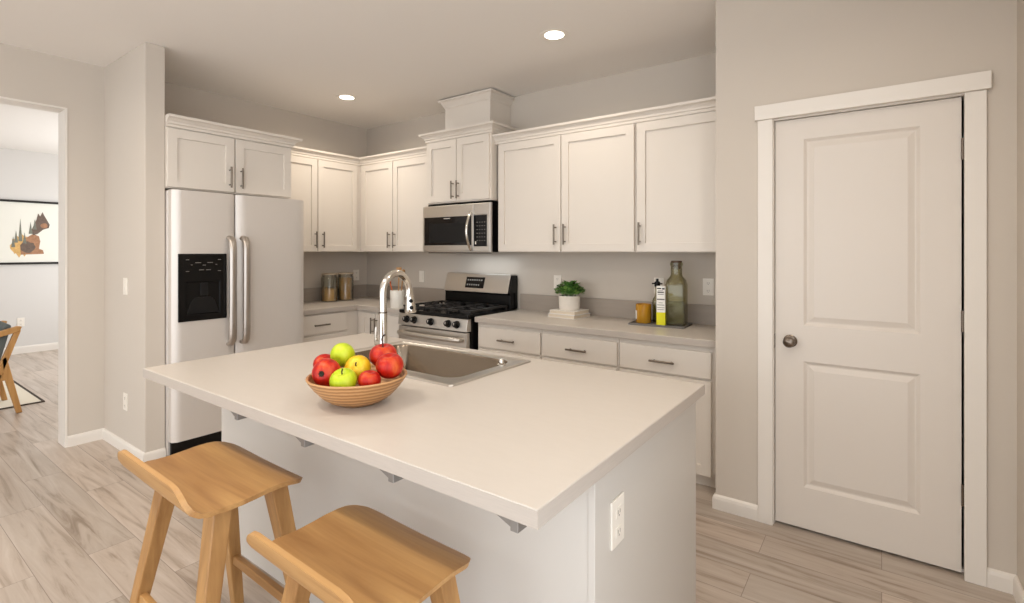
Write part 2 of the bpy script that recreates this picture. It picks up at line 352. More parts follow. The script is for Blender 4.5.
struct('trim_2', bmb((DX0-.022, DX0-.003, YP+.001, YP+.109, 0, DZ1+.003), (DX1+.013, DX1+.022, YP+.001, YP+.109, 0, DZ1+.003), (DX0-.022, DX1+.022, YP+.001, YP+.109, DZ1+.003, DZ1+.022), (DX0-.003, DX1+.013, YP+.060, YP+.075, 0, .012)), 'trim')

# ---------------------------------------------------------------- cabinet builders
def frame_map(axis, face):
    """axis 'Y': front looks to -y at y=face, width along +x.  axis 'X': front looks to +x at x=face, width along +y"""
    if axis == 'Y': return lambda a, d, z: (a, face-d, z)
    return lambda a, d, z: (face+d, a, z)
def fbox(bm, f, a0, a1, d0, d1, z0, z1, bev=0):
    p, q = f(a0, d0, z0), f(a1, d1, z1); box(bm, min(p[0], q[0]), max(p[0], q[0]), min(p[1], q[1]), max(p[1], q[1]), z0, z1, bev)
def pull(parent, f, a, z, vertical, ln=.15):
    bm = bmesh.new(); h = ln/2; off = .033
    if vertical:
        rod(bm, f(a, off, z-h), f(a, off, z+h), .0065); 
        for s in (-1, 1): rod(bm, f(a, 0, z+s*(h-.022)), f(a, off, z+s*(h-.022)), .0045)
    else:
        rod(bm, f(a-h, off, z), f(a+h, off, z), .0065)
        for s in (-1, 1): rod(bm, f(a+s*(h-.022), 0, z), f(a+s*(h-.022), off, z), .0045)
    return obj('handle', bm, 'pull', parent, smooth=True)
def shaker(parent, f, a0, a1, z0, z1, hand=None, hz=None, t=.02, rail=.058):
    bm = bmesh.new()
    def q(*c): bm.faces.new([bm.verts.new(v) for v in c])
    loops = [(0, -.0), (0, t-.0015), (.0015, t), (rail, t), (rail+.001, t-.012)]
    L = [[f(a0+o_, d, z0+o_), f(a1-o_, d, z0+o_), f(a1-o_, d, z1-o_), f(a0+o_, d, z1-o_)] for o_, d in loops]
    q(*L[0][::-1])
    for p, r in zip(L, L[1:]):
        for k in range(4): q(p[k], p[(k+1) % 4], r[(k+1) % 4], r[k])
    q(*L[-1]); bmesh.ops.remove_doubles(bm, verts=bm.verts[:], dist=1e-5)
    d = obj('door', bm, 'cab', parent)
    if hand is not None: pull(d, lambda a, dd, z: f(a, t+dd, z), hand, hz, True)
    return d
def slab(parent, f, a0, a1, z0, z1, handle=True, t=.02):
    bm = bmesh.new(); fbox(bm, f, a0, a1, 0, t, z0, z1, .003)
    d = obj('drawer', bm, 'cab', parent)
    if handle: pull(d, lambda a, dd, z: f(a, t+dd, z), (a0+a1)/2, (z0+z1)/2-.005, False)
    return d
def carcass(parent, f, a0, a1, depth, z0, z1, name='body'):
    bm = bmesh.new(); fbox(bm, f, a0, a1, -depth, 0, z0, z1, .001); return obj(name, bm, 'cab', parent)
CROWN = [(0, 0), (.010, 0), (.010, .018), (.016, .022), (.018, .034), (.030, .050), (.044, .058), (.046, .074), (0, .074)]

# upper cabinets on the range wall, right of the hood
fU = frame_map('Y', 3.245)
UB, UT = 1.362, 2.235
g = 'upper wall cabinets'
t = thing('wall_cabinet', 'white two-door wall cabinet right of the microwave, above the potted plant', 'cabinet', (-1.92, 3.4, UB))
def at(t, f): 
    x, y, z = t.location; return lambda a, d, zz: tuple(Vector(f(a, d, zz))-Vector((x, y, z)))
def place_parts(t):   # parts were built in world coordinates: shift their meshes so the Empty sits at the thing's base
    off = Vector(t.location)
    def go(o):
        for c in o.children:
            if c.type == 'MESH': c.data.transform(Matrix.Translation(-off))
            go(c)
    go(t)
carcass(t, fU, -2.496, -1.336, .338, UB, UT)
shaker(t, fU, -2.490, -1.912, UB+.004, UT-.012, -1.950, 1.492); shaker(t, fU, -1.904, -1.342, UB+.004, UT-.012, -1.870, 1.492)
place_parts(t)
t = thing('wall_cabinet', 'white wall cabinet next to the pantry wall, above the glass bottle', 'cabinet', (-1.03, 3.4, UB))
carcass(t, fU, -1.334, XP-.002, .338, UB, UT)
shaker(t, fU, -1.322, XP-.012, UB+.004, UT-.012, -1.296, 1.485)
place_parts(t)
bm = bmesh.new(); sweep(bm, CROWN, [(-2.529, 3.245), (XP-.002, 3.245)], 2.232)
o = obj('crown_moulding', bm, 'cab'); tag(o, 'long white crown moulding above the wall cabinets right of the hood', 'moulding')
# upper cabinets left of the hood
t = thing('wall_cabinet', 'white two-door wall cabinet between the corner and the microwave', 'cabinet', (-3.78, 3.4, UB))
carcass(t, fU, -4.268, -3.264, .338, UB, UT); shaker(t, fU, -4.225, -3.762, UB+.004, UT-.012, -3.795, 1.475); shaker(t, fU, -3.754, -3.268, UB+.004, UT-.012, -3.720, 1.475)
place_parts(t)
fA = frame_map('X', -4.27)
t = thing('wall_cabinet', 'white two-door wall cabinet between refrigerator and corner, above the glass jars', 'cabinet', (-4.43, 2.73, UB))
carcass(t, fA, 2.242, 3.583, .328, UB, UT); shaker(t, fA, 2.246, 2.750, UB+.004, UT-.012, 2.722, 1.475); shaker(t, fA, 2.758, 3.195, UB+.004, UT-.012, 2.800, 1.475)
place_parts(t)
bm = bmesh.new(); sweep(bm, CROWN, [(-4.27, 2.303), (-4.27, 3.245), (-3.259, 3.245)], 2.232)
o = obj('crown_moulding', bm, 'cab'); tag(o, 'white crown moulding turning the inside corner above the left wall cabinets', 'moulding')

# hood cabinet over the microwave with its box
fH = frame_map('Y', 3.19)
t = thing('hood_cabinet', 'short white two-door cabinet with crowned box on top, above the microwave', 'cabinet', (-2.895, 3.4, 1.782))
HX0, HX1 = -3.258, -2.531
carcass(t, fH, HX0, HX1, .393, 1.782, 2.335)
xm = (HX0+HX1)/2
shaker(t, fH, HX0+.012, xm-.003, 1.792, 2.315, xm-.030, 1.885); shaker(t, fH, xm+.003, HX1-.012, 1.792, 2.315, xm+.030, 1.885)
bm = bmesh.new(); sweep(bm, [(a*1.25, b) for a, b in CROWN], [(HX0, 3.583), (HX0, 3.19), (HX1, 3.19), (HX1, 3.583)][::1], 2.325)
obj('crown', bm, 'cab', t)
bm = bmb((HX0, HX1, 3.19, 3.583, 2.335, 2.399)); obj('top_board', bm, 'cab', t)
BX0, BX1, BY = -3.144, -2.631, 3.30
obj('box', bmb((BX0, BX1, BY, 3.583, 2.399, 2.69)), 'cab', t)
bm = bmesh.new(); sweep(bm, [(0, 0), (.004, 0), (.006, .010), (.030, .050), (.046, .060), (.048, .070), (0, .070)], [(BX0, 3.583), (BX0, BY), (BX1, BY), (BX1, 3.583)], 2.634)
obj('box_crown', bm, 'cab', t)
place_parts(t)

# cabinet over the refrigerator
fF = frame_map('X', -3.82)
t = thing('fridge_cabinet', 'white two-door cabinet with crown moulding, above the refrigerator', 'cabinet', (-4.2, 1.79, 1.788))
carcass(t, fF, 1.354, 2.232, .778, 1.788, 2.2)
shaker(t, fF, 1.360, 1.787, 1.796, 2.185, 1.752, 1.90); shaker(t, fF, 1.797, 2.226, 1.796, 2.185, 1.832, 1.90)
bm = bmesh.new(); sweep(bm, [(a*1.45, b) for a, b in CROWN], [(-3.82, 1.354), (-3.82, 2.232), (-4.22, 2.232)][::-1] if False else [(-3.82, 1.354), (-3.82, 2.232), (-4.598, 2.232)], 2.195); obj('crown', bm, 'cab', t)
obj('top_board', bmb((-4.598, -3.82, 1.354, 2.232, 2.2, 2.262)), 'cab', t)
place_parts(t)

# base cabinets
fB = frame_map('Y', 3.005)
def base(label, a0, a1, dr, door, hinge_right, x):
    t = thing('base_cabinet', label, 'cabinet', (x, 3.28, 0))
    carcass(t, fB, a0, a1, .576, .1, CT-.042)
    obj('toe_kick', bmb((a0, a1, 3.06, 3.075, 0, .1)), 'cab', t)
    slab(t, fB, dr[0], dr[1], .640, .793)
    shaker(t, fB, door[0], door[1], .085, .626, door[0]+.035 if hinge_right else door[1]-.035, .53)
    place_parts(t); return t
base('white base cabinet with one drawer, beside the range', -2.515, -1.927, (-2.497, -1.935), (-2.497, -1.935), False, -2.22)
base('white base cabinet with one drawer, below the potted plant', -1.925, -1.348, (-1.916, -1.356), (-1.916, -1.356), True, -1.64)
base('white base cabinet with one drawer, next to the pantry wall', -1.346, XP-.002, (-1.336, -.781), (-1.336, -.781), True, -1.03)
t = thing('base_cabinet', 'white two-door base cabinet in the corner left of the range', 'cabinet', (-3.65, 3.28, 0))
carcass(t, fB, -3.996, -3.330, .576, .1, CT-.042); obj('toe_kick', bmb((-3.94, -3.330, 3.06, 3.075, 0, .1)), 'cab', t)
shaker(t, fB, -3.925, -3.716, .085, .80, -3.738, .69, rail=.05); shaker(t, fB, -3.708, -3.336, .085, .80, -3.684, .69, rail=.05)
place_parts(t)
fC = frame_map('X', -4.0)
t = thing('base_cabinet', 'white drawer cabinet between refrigerator and corner, below the jars', 'cabinet', (-4.3, 2.65, 0))
carcass(t, fC, 2.325, 3.583, .598, .1, CT-.042); obj('toe_kick', bmb((-4.07, -4.055, 2.325, 3.06, 0, .1)), 'cab', t)
slab(t, fC, 2.335, 2.875, .645, .81); slab(t, fC, 2.335, 2.875, .37, .625); slab(t, fC, 2.335, 2.875, .09, .35)
place_parts(t)

# worktops with their upstands
t = thing('countertop', 'pale right-hand countertop between range and pantry wall', 'countertop', (-1.6, 3.28, CT-.04))
obj('slab', bmb((-2.513, XP-.002, 2.963, 3.583, CT-.04, CT), bev=.002), 'counter', t)
obj('shaded_edge_band', bmb((-2.5142, XP-.002, 2.9618, 2.966, CT-.0385, CT-.0025)), 'edge', t)['label'] = 'grained edge band with shade painted in'
obj('backsplash', bmb((-2.513, XP-.002, 3.563, 3.583, CT, CT+.135), bev=.002), 'splash', t)['label'] = 'greige low backsplash'
place_parts(t)
t = thing('countertop', 'pale L-shaped countertop turning the corner left of the range', 'countertop', (-4.0, 3.2, CT-.04))
bm = bmesh.new(); pts = [(-4.598, 2.32), (-3.958, 2.32), (-3.958, 2.963), (-3.322, 2.963), (-3.322, 3.583), (-4.598, 3.583)]
prism(bm, pts, lambda a, b, d: (a, b, d), CT-.04, CT); obj('slab', bm, 'counter', t, bev=.002)
obj('shaded_edge_band', bmb((-3.959, -3.322, 2.9618, 2.966, CT-.0385, CT-.0025), (-3.961, -3.9568, 2.32, 2.9618, CT-.0385, CT-.0025)), 'edge', t)['label'] = 'grained edge band with shade painted in'
obj('backsplash', bmb((-4.598, -3.322, 3.563, 3.583, CT, CT+.135), (-4.598, -4.578, 2.32, 3.563, CT, CT+.135)), 'splash', t)['label'] = 'greige low backsplash'
place_parts(t)

# ---------------------------------------------------------------- refrigerator
t = thing('refrigerator', 'tall stainless side-by-side refrigerator with black dispenser', 'refrigerator', (-4.15, 1.82, 0))
FY0, FY1, FM, FX = 1.362, 2.298, 1.764, -3.722
obj('body', bmb((-4.58, -3.80, FY0-.006, FY1-.004, .02, 1.772), bev=.004), 'fridge', t)
obj('grille', bmb((-3.80, -3.775, FY0+.01, FY1-.01, .02, .112), bev=.004), 'black', t)['label'] = 'black bottom grille'
def fdoor(y0, y1):
    # gently bowed door front with rounded long edges
    n = 14; sec = []
    for i in range(n+1):
        u = i/n; y = y0+(y1-y0)*u; e = min(u, 1-u)*(y1-y0)
        x = FX - .004*(2*u-1)**2
        if e < .02: x -= .02-math.sqrt(max(0, .02**2-(.02-e)**2))
        sec.append((x, y))
    poly = [(-3.795, y0)]+sec+[(-3.795, y1)]
    bm = bmesh.new(); prism(bm, poly, lambda a, b, d: (a, b, d), .116, 1.774); return obj('door', bm, 'fridge', t, smooth=True)
dl = fdoor(FY0, FM-.004); dr_ = fdoor(FM+.004, FY1)
for d, y in ((dl, FM-.045), (dr_, FM+.05)):
    bm = bmesh.new(); pts = [(FX-.006, y, 1.462), (FX+.022, y, 1.458), (FX+.040, y, 1.43)] + [(FX+.046, y, 1.38-.6*i/8) for i in range(9)] + [(FX+.040, y, .745), (FX+.022, y, .722), (FX-.006, y, .718)]
    tube(bm, pts, .019, 14); 
    for v in bm.verts: v.co.y = y+(v.co.y-y)*1.35
    obj('handle', bm, 'handle_steel', d, smooth=True)
# dispenser
DY0, DY1, DZ0, DZT = 1.392, 1.694, .902, 1.352
bm = bmesh.new(); x1 = FX+.008
def ring(bm, y0, y1, z0, z1, iy0, iy1, iz0, iz1, x0, x1, xi):
    o0 = [(y0, z0), (y1, z0), (y1, z1), (y0, z1)]; i0 = [(iy0, iz0), (iy1, iz0), (iy1, iz1), (iy0, iz1)]
    A = [bm.verts.new((x0, *p)) for p in o0]; B = [bm.verts.new((x1, *p)) for p in o0]; C = [bm.verts.new((x1, *p)) for p in i0]; D = [bm.verts.new((xi, *p)) for p in i0]
    for k in range(4):
        q = (k+1) % 4
        bm.faces.new((A[k], A[q], B[q], B[k])); bm.faces.new((B[k], B[q], C[q], C[k])); bm.faces.new((C[k], C[q], D[q], D[k]))
    bm.faces.new(D); bm.faces.new(A[::-1])
ring(bm, DY0, DY1, DZ0, DZT, DY0+.045, DY1-.045, DZ0+.045, DZT-.19, FX-.012, x1, FX+.002)
obj('dispenser', bm, 'black', dl, bev=.003)['label'] = 'black water and ice dispenser'
bm = bmesh.new(); prism(bm, [(DY0+.05, .950), (DY1-.05, .950), (DY1-.075, 1.03), (DY1-.105, 1.06), (DY0+.105, 1.06), (DY0+.075, 1.03)], lambda a, b, d: (d, a, b), FX+.001, FX+.0065); obj('drip_tray', bm, 'dark', dl, bev=.002)
obj('dispenser_paddle', bmb((FX-.003, FX+.008, 1.525, 1.575, 1.07, 1.155), bev=.004), 'dark', dl)
bm = bmesh.new()
for y, z, w in ((1.445, 1.312, .02), (1.645, 1.312, .02), (1.51, 1.292, .035), (1.585, 1.292, .035), (1.47, 1.278, .01), (1.625, 1.278, .01), (1.548, 1.275, .02), (1.53, 1.243, .03), (1.575, 1.243, .03), (1.445, 1.235, .02), (1.645, 1.235, .02)):
    obj('dispenser_icon', bmb((x1-.001, x1+.0012, y-w/2, y+w/2, z-.002, z+.002)), 'keymark', dl)
place_parts(t)

# ---------------------------------------------------------------- microwave
t = thing('microwave', 'stainless over-the-range microwave with black window and keypad', 'microwave', (-2.91, 3.4, 1.357))
MX0, MX1, MY, MZ0, MZ1 = -3.288, -2.527, 3.165, 1.357, 1.762
obj('body', bmb((-3.256, -2.534, 3.20, 3.58, MZ0+.004, 1.778), bev=.003), 'black', t)['label'] = 'black casing'
MD = -2.70
bm = bmesh.new(); box(bm, MX0, MX1, MY+.012, 3.20, MZ0, MZ1, .004); obj('front_frame', bm, 'steel', t)
dd = obj('door', bmb((MX0+.002, MD, MY, MY+.014, MZ0+.012, MZ1-.004), bev=.004), 'steel', t)
obj('window', bmb((MX0+.022, MD-.022, MY-.004, MY+.004, MZ0+.062, MZ1-.100), bev=.003), 'smoke', dd)
obj('window_mesh', bmb((MX0+.085, MD-.05, MY-.0046, MY+.002, MZ0+.085, MZ1-.155)), 'dark', dd)
obj('maker_mark', bmb((-3.03, -2.955, MY-.0047, MY, MZ1-.120, MZ1-.112)), 'mark', dd)
bm = bmesh.new(); pts = []
for i in range(15):
    u = i/14; pts.append((MD-.018, MY-.010-.055*math.sin(math.pi*u)**.8, MZ0+.02+u*(MZ1-MZ0-.095)))
tube(bm, pts, .011, 12); obj('handle', bm, 'chrome', dd, smooth=True)
kp = obj('control_panel', bmb((MD+.003, MX1-.034, MY, MY+.014, MZ0+.052, MZ1-.100), bev=.003), 'black', t)
bm = bmesh.new()
for r_ in range(6):
    for c_ in range(4): obj('key', bmb((MD+.035+c_*.026, MD+.047+c_*.026, MY-.001, MY+.002, MZ0+.095+r_*.03, MZ0+.100+r_*.03)), 'keymark', kp)
obj('start_button', bmb((MD+.018, MD+.030, MY-.002, MY+.002, MZ0+.068, MZ0+.092), bev=.001), 'white', kp)
obj('control_trim', bmb((MD+.003, MX1-.003, MY, MY+.014, MZ1-.098, MZ1-.004), (MD+.003, MX1-.003, MY, MY+.014, MZ0+.012, MZ0+.050), (MX1-.032, MX1-.003, MY, MY+.014, MZ0+.051, MZ1-.099), bev=.003), 'steel', t)
obj('vent_strip', bmb((MX0+.05, MX1-.01, MY+.02, 3.2, MZ0-.006, MZ0+.001)), 'black', t)
place_parts(t)
hl = area('microwave_task_light', (-2.80, 3.42, 1.345), (0, 0, 0), .5, .12, .7, (.88, .95, 1.0)); hl.parent = t; hl.location = Vector((-2.80, 3.42, 1.345))-Vector(t.location)

# ---------------------------------------------------------------- gas range
t = thing('gas_range', 'stainless gas range with black cooktop between the base cabinets', 'stove', (-2.91, 3.2, 0))
RX0, RX1, RY = -3.312, -2.542, 2.925
obj('body', bmb((RX0+.002, RX1-.002, RY+.02, 3.57, .03, .862), bev=.002), 'black', t)
bm = bmesh.new(); prism(bm, [(RY-.028, .752), (RY+.03, .752), (RY+.03, .848), (RY-.010, .848)], lambda a, b, d: (d, a, b), RX0, RX1); cp = obj('control_panel', bm, 'steel', t, bev=.004)
obj('cooktop', bmb((RX0-.002, RX1+.002, RY-.012, 3.47, .848, .878), bev=.007), 'black', t)
tilt = math.atan2(.018, .096)
for x in (-3.205, -3.115, -2.925, -2.735, -2.645):
    bm = bmesh.new(); mt = Matrix.Translation((x, RY-.019, .802)) @ Matrix.Rotation(R(90)-tilt, 4, 'X')
    lathe(bm, [(0, 0), (.030, 0), (.030, .006), (.024, .010), (.022, .032), (.019, .036), (0, .036)], 24, mtx=mt)
    for v in bm.verts: pass
    kn = obj('knob', bm, 'black', t, smooth=True)
    obj('pointer', bmb((x-.003, x+.003, RY-.060, RY-.053, .802, .822)), 'mark', kn)
for cx_ in (-3.184, -2.927, -2.670):      # three cast grates
    bm = bmesh.new(); hw = .122
    for y in (RY+.035, 3.17, 3.425): box(bm, cx_-hw, cx_+hw, y-.007, y+.007, .896, .912, .003)
    for x in (cx_-hw+.007, cx_+hw-.007): box(bm, x-.007, x+.007, RY+.035, 3.425, .896, .912, .003)
    for y in (3.055, 3.30):
        box(bm, cx_-hw, cx_-.035, y-.005, y+.005, .898, .916, .002); box(bm, cx_+.035, cx_+hw, y-.005, y+.005, .898, .916, .002)
        box(bm, cx_-.005, cx_+.005, y-.115, y-.035, .898, .916, .002); box(bm, cx_-.005, cx_+.005, y+.035, y+.115, .898, .916, .002)
    for x in (cx_-hw+.007, cx_+hw-.007):
        for y in (RY+.045, 3.415): box(bm, x-.007, x+.007, y-.007, y+.007, .878, .897)
    obj('grate', bm, 'blackm', t)
for x, y, r_ in ((-3.184, 3.055, .04), (-3.184, 3.30, .032), (-2.927, 3.17, .045), (-2.670, 3.055, .045), (-2.670, 3.30, .035)):
    bm = bmesh.new(); lathe(bm, [(0, .878), (r_+.012, .878), (r_+.010, .884), (r_, .887), (r_, .893), (r_-.006, .896), (0, .896)], 24, (x, y)); obj('burner', bm, 'blackm', t, smooth=True)
od = obj('oven_door', bmb((RX0+.004, RX1-.004, RY-.022, RY+.02, .23, .744), bev=.006), 'steel', t)
obj('oven_window', bmb((RX0+.10, RX1-.10, RY-.026, RY-.01, .34, .62), bev=.004), 'smoke', od)
bm = bmesh.new(); 
pts = [(RX0+.05, RY-.02, .690), (RX0+.052, RY-.062, .692)] + [(RX0+.07+(RX1-RX0-.14)*i/8, RY-.068-.006*math.sin(math.pi*i/8), .692) for i in range(9)] + [(RX1-.052, RY-.062, .692), (RX1-.05, RY-.02, .690)]
tube(bm, pts, .019, 12); obj('door_handle', bm, 'steel', od, smooth=True)
obj('storage_drawer', bmb((RX0+.004, RX1-.004, RY-.018, RY+.02, .06, .222), bev=.006), 'steel', t)
# backguard: black lower riser, slanted stainless console
bm = bmesh.new(); prism(bm, [(3.46, .87), (3.575, .87), (3.575, 1.158), (3.50, 1.158), (3.455, 1.01), (3.465, .99)], lambda a, b, d: (d, a, b), RX0+.012, RX1-.004); bgd = obj('backguard', bm, 'black', t, bev=.004)
bm = bmesh.new(); prism(bm, [(3.446, 1.006), (3.456, 1.003), (3.506, 1.160), (3.57, 1.160), (3.57, 1.166), (3.496, 1.166)], lambda a, b, d: (d, a, b), RX0+.010, RX1-.022); con = obj('console', bm, 'steel', bgd, bev=.004)
def slant(z): return 3.446+(z-1.006)*(.050/.160)
bm = bmesh.new(); prism(bm, [(slant(1.040)-.003, 1.040), (slant(1.040)+.01, 1.040), (slant(1.136)+.01, 1.136), (slant(1.136)-.003, 1.136)], lambda a, b, d: (d, a, b), -3.050, -2.835); obj('display', bm, 'black', bgd, bev=.002)
bm = bmesh.new()
for x, z in [(-3.023+.026*i, 1.110) for i in range(7)]+[(-3.023+.026*i, 1.068) for i in range(7)]:
    if random.random() < .8: obj('display_mark', bmb((x-.006, x+.006, slant(z)-.0055, slant(z), z-.006, z+.006)), 'mark', bgd)
place_parts(t)

# ---------------------------------------------------------------- island
IX0, IX1, IY0, IY1 = -2.569, -.542, .827, 1.982
PX0, PX1, PY = -2.529, -.57, 1.13
t = thing('kitchen_island', 'white kitchen island base with plain panels under the big countertop', 'island', (-1.55, 1.55, 0))
bm = bmesh.new(); hx0, hx1, hy0, hy1 = -2.118, -1.332, 1.415, 1.882
def hollow(bm, x0, x1, y0, y1, z0, z1):   # open-topped carcass
    box(bm, x0, x1, y0, y1, z0, z0+.02); box(bm, x0, x0+.018, y0, y1, z0+.02, z1); box(bm, x1-.018, x1, y0, y1, z0+.02, z1)
    box(bm, x0+.018, x1-.018, y1-.018, y1, z0+.02, z1)
hollow(bm, PX0+.02, PX1-.02, PY+.02, 1.945, .1, CT-.042); obj('body', bm, 'island', t)
obj('back_panel', bmb((PX0, PX1-.02, PY, PY+.02, 0, CT-.041)), 'island', t)
obj('end_panel', bmb((PX1-.02, PX1, PY-.002, 1.968, 0, CT-.041), bev=.0015), 'island', t)
obj('end_panel', bmb((PX0, PX0+.02, PY+.021, 1.95, 0, CT-.041)), 'island', t)
obj('toe_kick', bmb((PX0+.02, PX1-.02, 1.885, 1.90, 0, .1)), 'island', t)
fI = lambda a, d, z: (a, 1.945+d, z)
for a0, a1 in ((-2.505, -2.125), (-2.117, -1.73), (-1.722, -1.335), (-1.327, -.595)):
    d = shaker(t, fI, a0, a1, .105, .81, (a0+a1)/2, .70)
for x in (-1.775, -1.372, -.985, -.607):
    bm = bmesh.new(); zt = CT-.0405
    box(bm, x-.010, x+.010, IY0+.012, PY, zt-.030, zt)                       # arm
    if x < -.7: box(bm, x-.010, x+.010, PY-.022, PY, zt-.16, zt-.030)                    # upright on the panel
    prism(bm, [(x-.075, zt), (x-.010, zt), (x-.010, zt-.026)], lambda a, b, d: (a, d, b), IY0+.016, IY0+.05)
    obj('bracket', bm, 'galv', t, bev=.0015)['label'] = 'grey steel support bracket'
place_parts(t)
bm = bmesh.new()
def slab_hole(bm, X0, X1, Y0, Y1, x0, x1, y0, y1, z0, z1):
    O = [(X0, Y0), (X1, Y0), (X1, Y1), (X0, Y1)]; I = [(x0, y0), (x1, y0), (x1, y1), (x0, y1)]
    ot, ob, it_, ib = ([bm.verts.new((*p, z)) for p in q] for q, z in ((O, z1), (O, z0), (I, z1), (I, z0)))
    for k in range(4):
        q = (k+1) % 4
        bm.faces.new((ot[k], ot[q], it_[q], it_[k])); bm.faces.new((ob[q], ob[k], ib[k], ib[q])); bm.faces.new((ot[q], ot[k], ob[k], ob[q])); bm.faces.new((it_[k], it_[q], ib[q], ib[k]))
slab_hole(bm, IX0, IX1, IY0, IY1, hx0, hx1, hy0, hy1, CT-.04, CT)
o = obj('island_countertop', bm, 'counter', bev=.002); tag(o, 'large pale island countertop holding sink and fruit bowl', 'countertop')
e_ = .0012; za, zb = CT-.0385, CT-.0025
obj('shaded_edge_band', bmb((IX0-e_, IX1+e_, IY0-e_, IY0+.002, za, zb), (IX0-e_, IX1+e_, IY1-.002, IY1+e_, za, zb), (IX1-.002, IX1+e_, IY0+.002, IY1-.002, za, zb), (IX0-e_, IX0+.002, IY0+.002, IY1-.002, za, zb)), 'edge', o)['label'] = 'grained edge band with shade painted in'

# sink
t = thing('sink', 'stainless drop-in sink set in the island countertop', 'sink', (-1.725, 1.65, CT))
bm = bmesh.new(); SX0, SX1, SY0, SY1 = -2.155, -1.284, 1.379, 1.918
def rr(x0, x1, y0, y1, r, z, n=6):
    P = []
    for cx_, cy_, a0 in ((x1-r, y1-r, 0), (x0+r, y1-r, 90), (x0+r, y0+r, 180), (x1-r, y0+r, 270)):
        for i in range(n+1):
            a = R(a0+90*i/n); P.append((cx_+r*math.cos(a), cy_+r*math.sin(a), z))
    return P
def strip(loops, cap):
    bm = bmesh.new(); V = [[bm.verts.new(p) for p in L] for L in loops]
    for a, b in zip(V, V[1:]):
        n = len(a)
        for k in range(n): bm.faces.new((a[k], a[(k+1) % n], b[(k+1) % n], b[k]))
    if cap: bm.faces.new(V[-1])
    return bm
lip = rr(-2.098, -1.352, 1.466, 1.862, .06, CT+.003)
obj('rim', strip([rr(SX0, SX1, SY0, SY1, .018, CT+.0005), rr(SX0+.003, SX1-.003, SY0+.003, SY1-.003, .018, CT+.007), rr(SX0+.012, SX1-.012, SY0+.012, SY1-.012, .018, CT+.008), rr(SX0+.017, SX1-.017, SY0+.017, SY1-.017, .018, CT+.004), lip], 0), 'steel', t, smooth=True)
obj('basin', strip([lip, rr(-2.092, -1.358, 1.472, 1.856, .058, CT-.006), rr(-2.075, -1.375, 1.488, 1.842, .06, CT-.17), rr(-2.05, -1.40, 1.51, 1.82, .06, CT-.195)], 1), 'sink', t, smooth=True)
bm = bmesh.new(); lathe(bm, [(0, CT-.194), (.045, CT-.194), (.045, CT-.190), (.035, CT-.189), (.03, CT-.193), (0, CT-.193)], 24, (-1.72, 1.67)); obj('drain', bm, 'chrome', t, smooth=True)
bm = bmesh.new(); lathe(bm, [(0, CT+.002), (.02, CT+.002), (.02, CT+.006), (.013, CT+.010), (.013, CT+.026), (.010, CT+.030), (0, CT+.030)], 20, (-1.352, 1.775)); obj('rim_cap', bm, 'chrome', t, smooth=True)['label'] = 'small chrome cap on the rim'
place_parts(t)
# faucet
fx, fy, fz = -1.736, 1.437, CT+.0045
t = thing('kitchen_faucet', 'tall nickel gooseneck pull-down faucet standing at the sink', 'faucet', (fx, fy, fz))
bm = bmesh.new(); lathe(bm, [(0, 0), (.030, 0), (.030, .006), (.025, .012), (.023, .03), (.0195, .09), (.0175, .15), (.0172, .232), (0, .232)], 28); obj('post', bm, 'chrome', t, smooth=True)
bm = bmesh.new(); lathe(bm, [(0, .232), (.0182, .232), (.0182, .238), (0, .238)], 28); obj('collar_ring', bm, 'pull', t, smooth=True)
ar = .074; pts = [(0, 0, .238), (0, 0, .28), (0, 0, .318)]
for i in range(1, 17):
    a = math.pi - R(200)*i/16; pts.append((0, ar+ar*math.cos(a), 0.318+ar*1.12*math.sin(a)))
e = Vector(pts[-1]); dv = (e-Vector(pts[-2])).normalized()
bm = bmesh.new(); tube(bm, pts, .0165, 18); obj('spout', bm, 'chrome', t, smooth=True)
dv = Vector((.03, .05, -1)).normalized(); e = Vector((0, 2*ar+.003, .322))
bm = bmesh.new(); m_ = dv.to_track_quat('Z', 'Y').to_matrix().to_4x4(); m_.translation = e
lathe(bm, [(0, -.01), (.0165, -.01), (.0172, .01), (.019, .035), (.0245, .078), (.026, .096), (.0245, .102), (0, .102)], 24, mtx=m_); hd = obj('spray_head', bm, 'chrome', t, smooth=True)
bm = bmesh.new(); side = Vector((.82, -.5, 0)).normalized()
for k in (.048, .078):
    c = e+dv*k+side*(.0185 if k < .06 else .0225); mm_ = side.to_track_quat('Z', 'Y').to_matrix().to_4x4(); mm_.translation = c
    lathe(bm, [(0, -.004), (.009, -.004), (.009, .003), (.006, .005), (0, .005)], 14, mtx=mm_)
obj('spray_buttons', bm, 'black', hd, smooth=True)
bm = bmesh.new(); rod(bm, (-.015, 0, .10), (-.045, 0, .10), .012, .012, 16); tube(bm, [(-.045, 0, .10), (-.055, .005, .125), (-.06, .012, .165)], [.009, .007, .006], 10); obj('lever', bm, 'chrome', t, smooth=True)

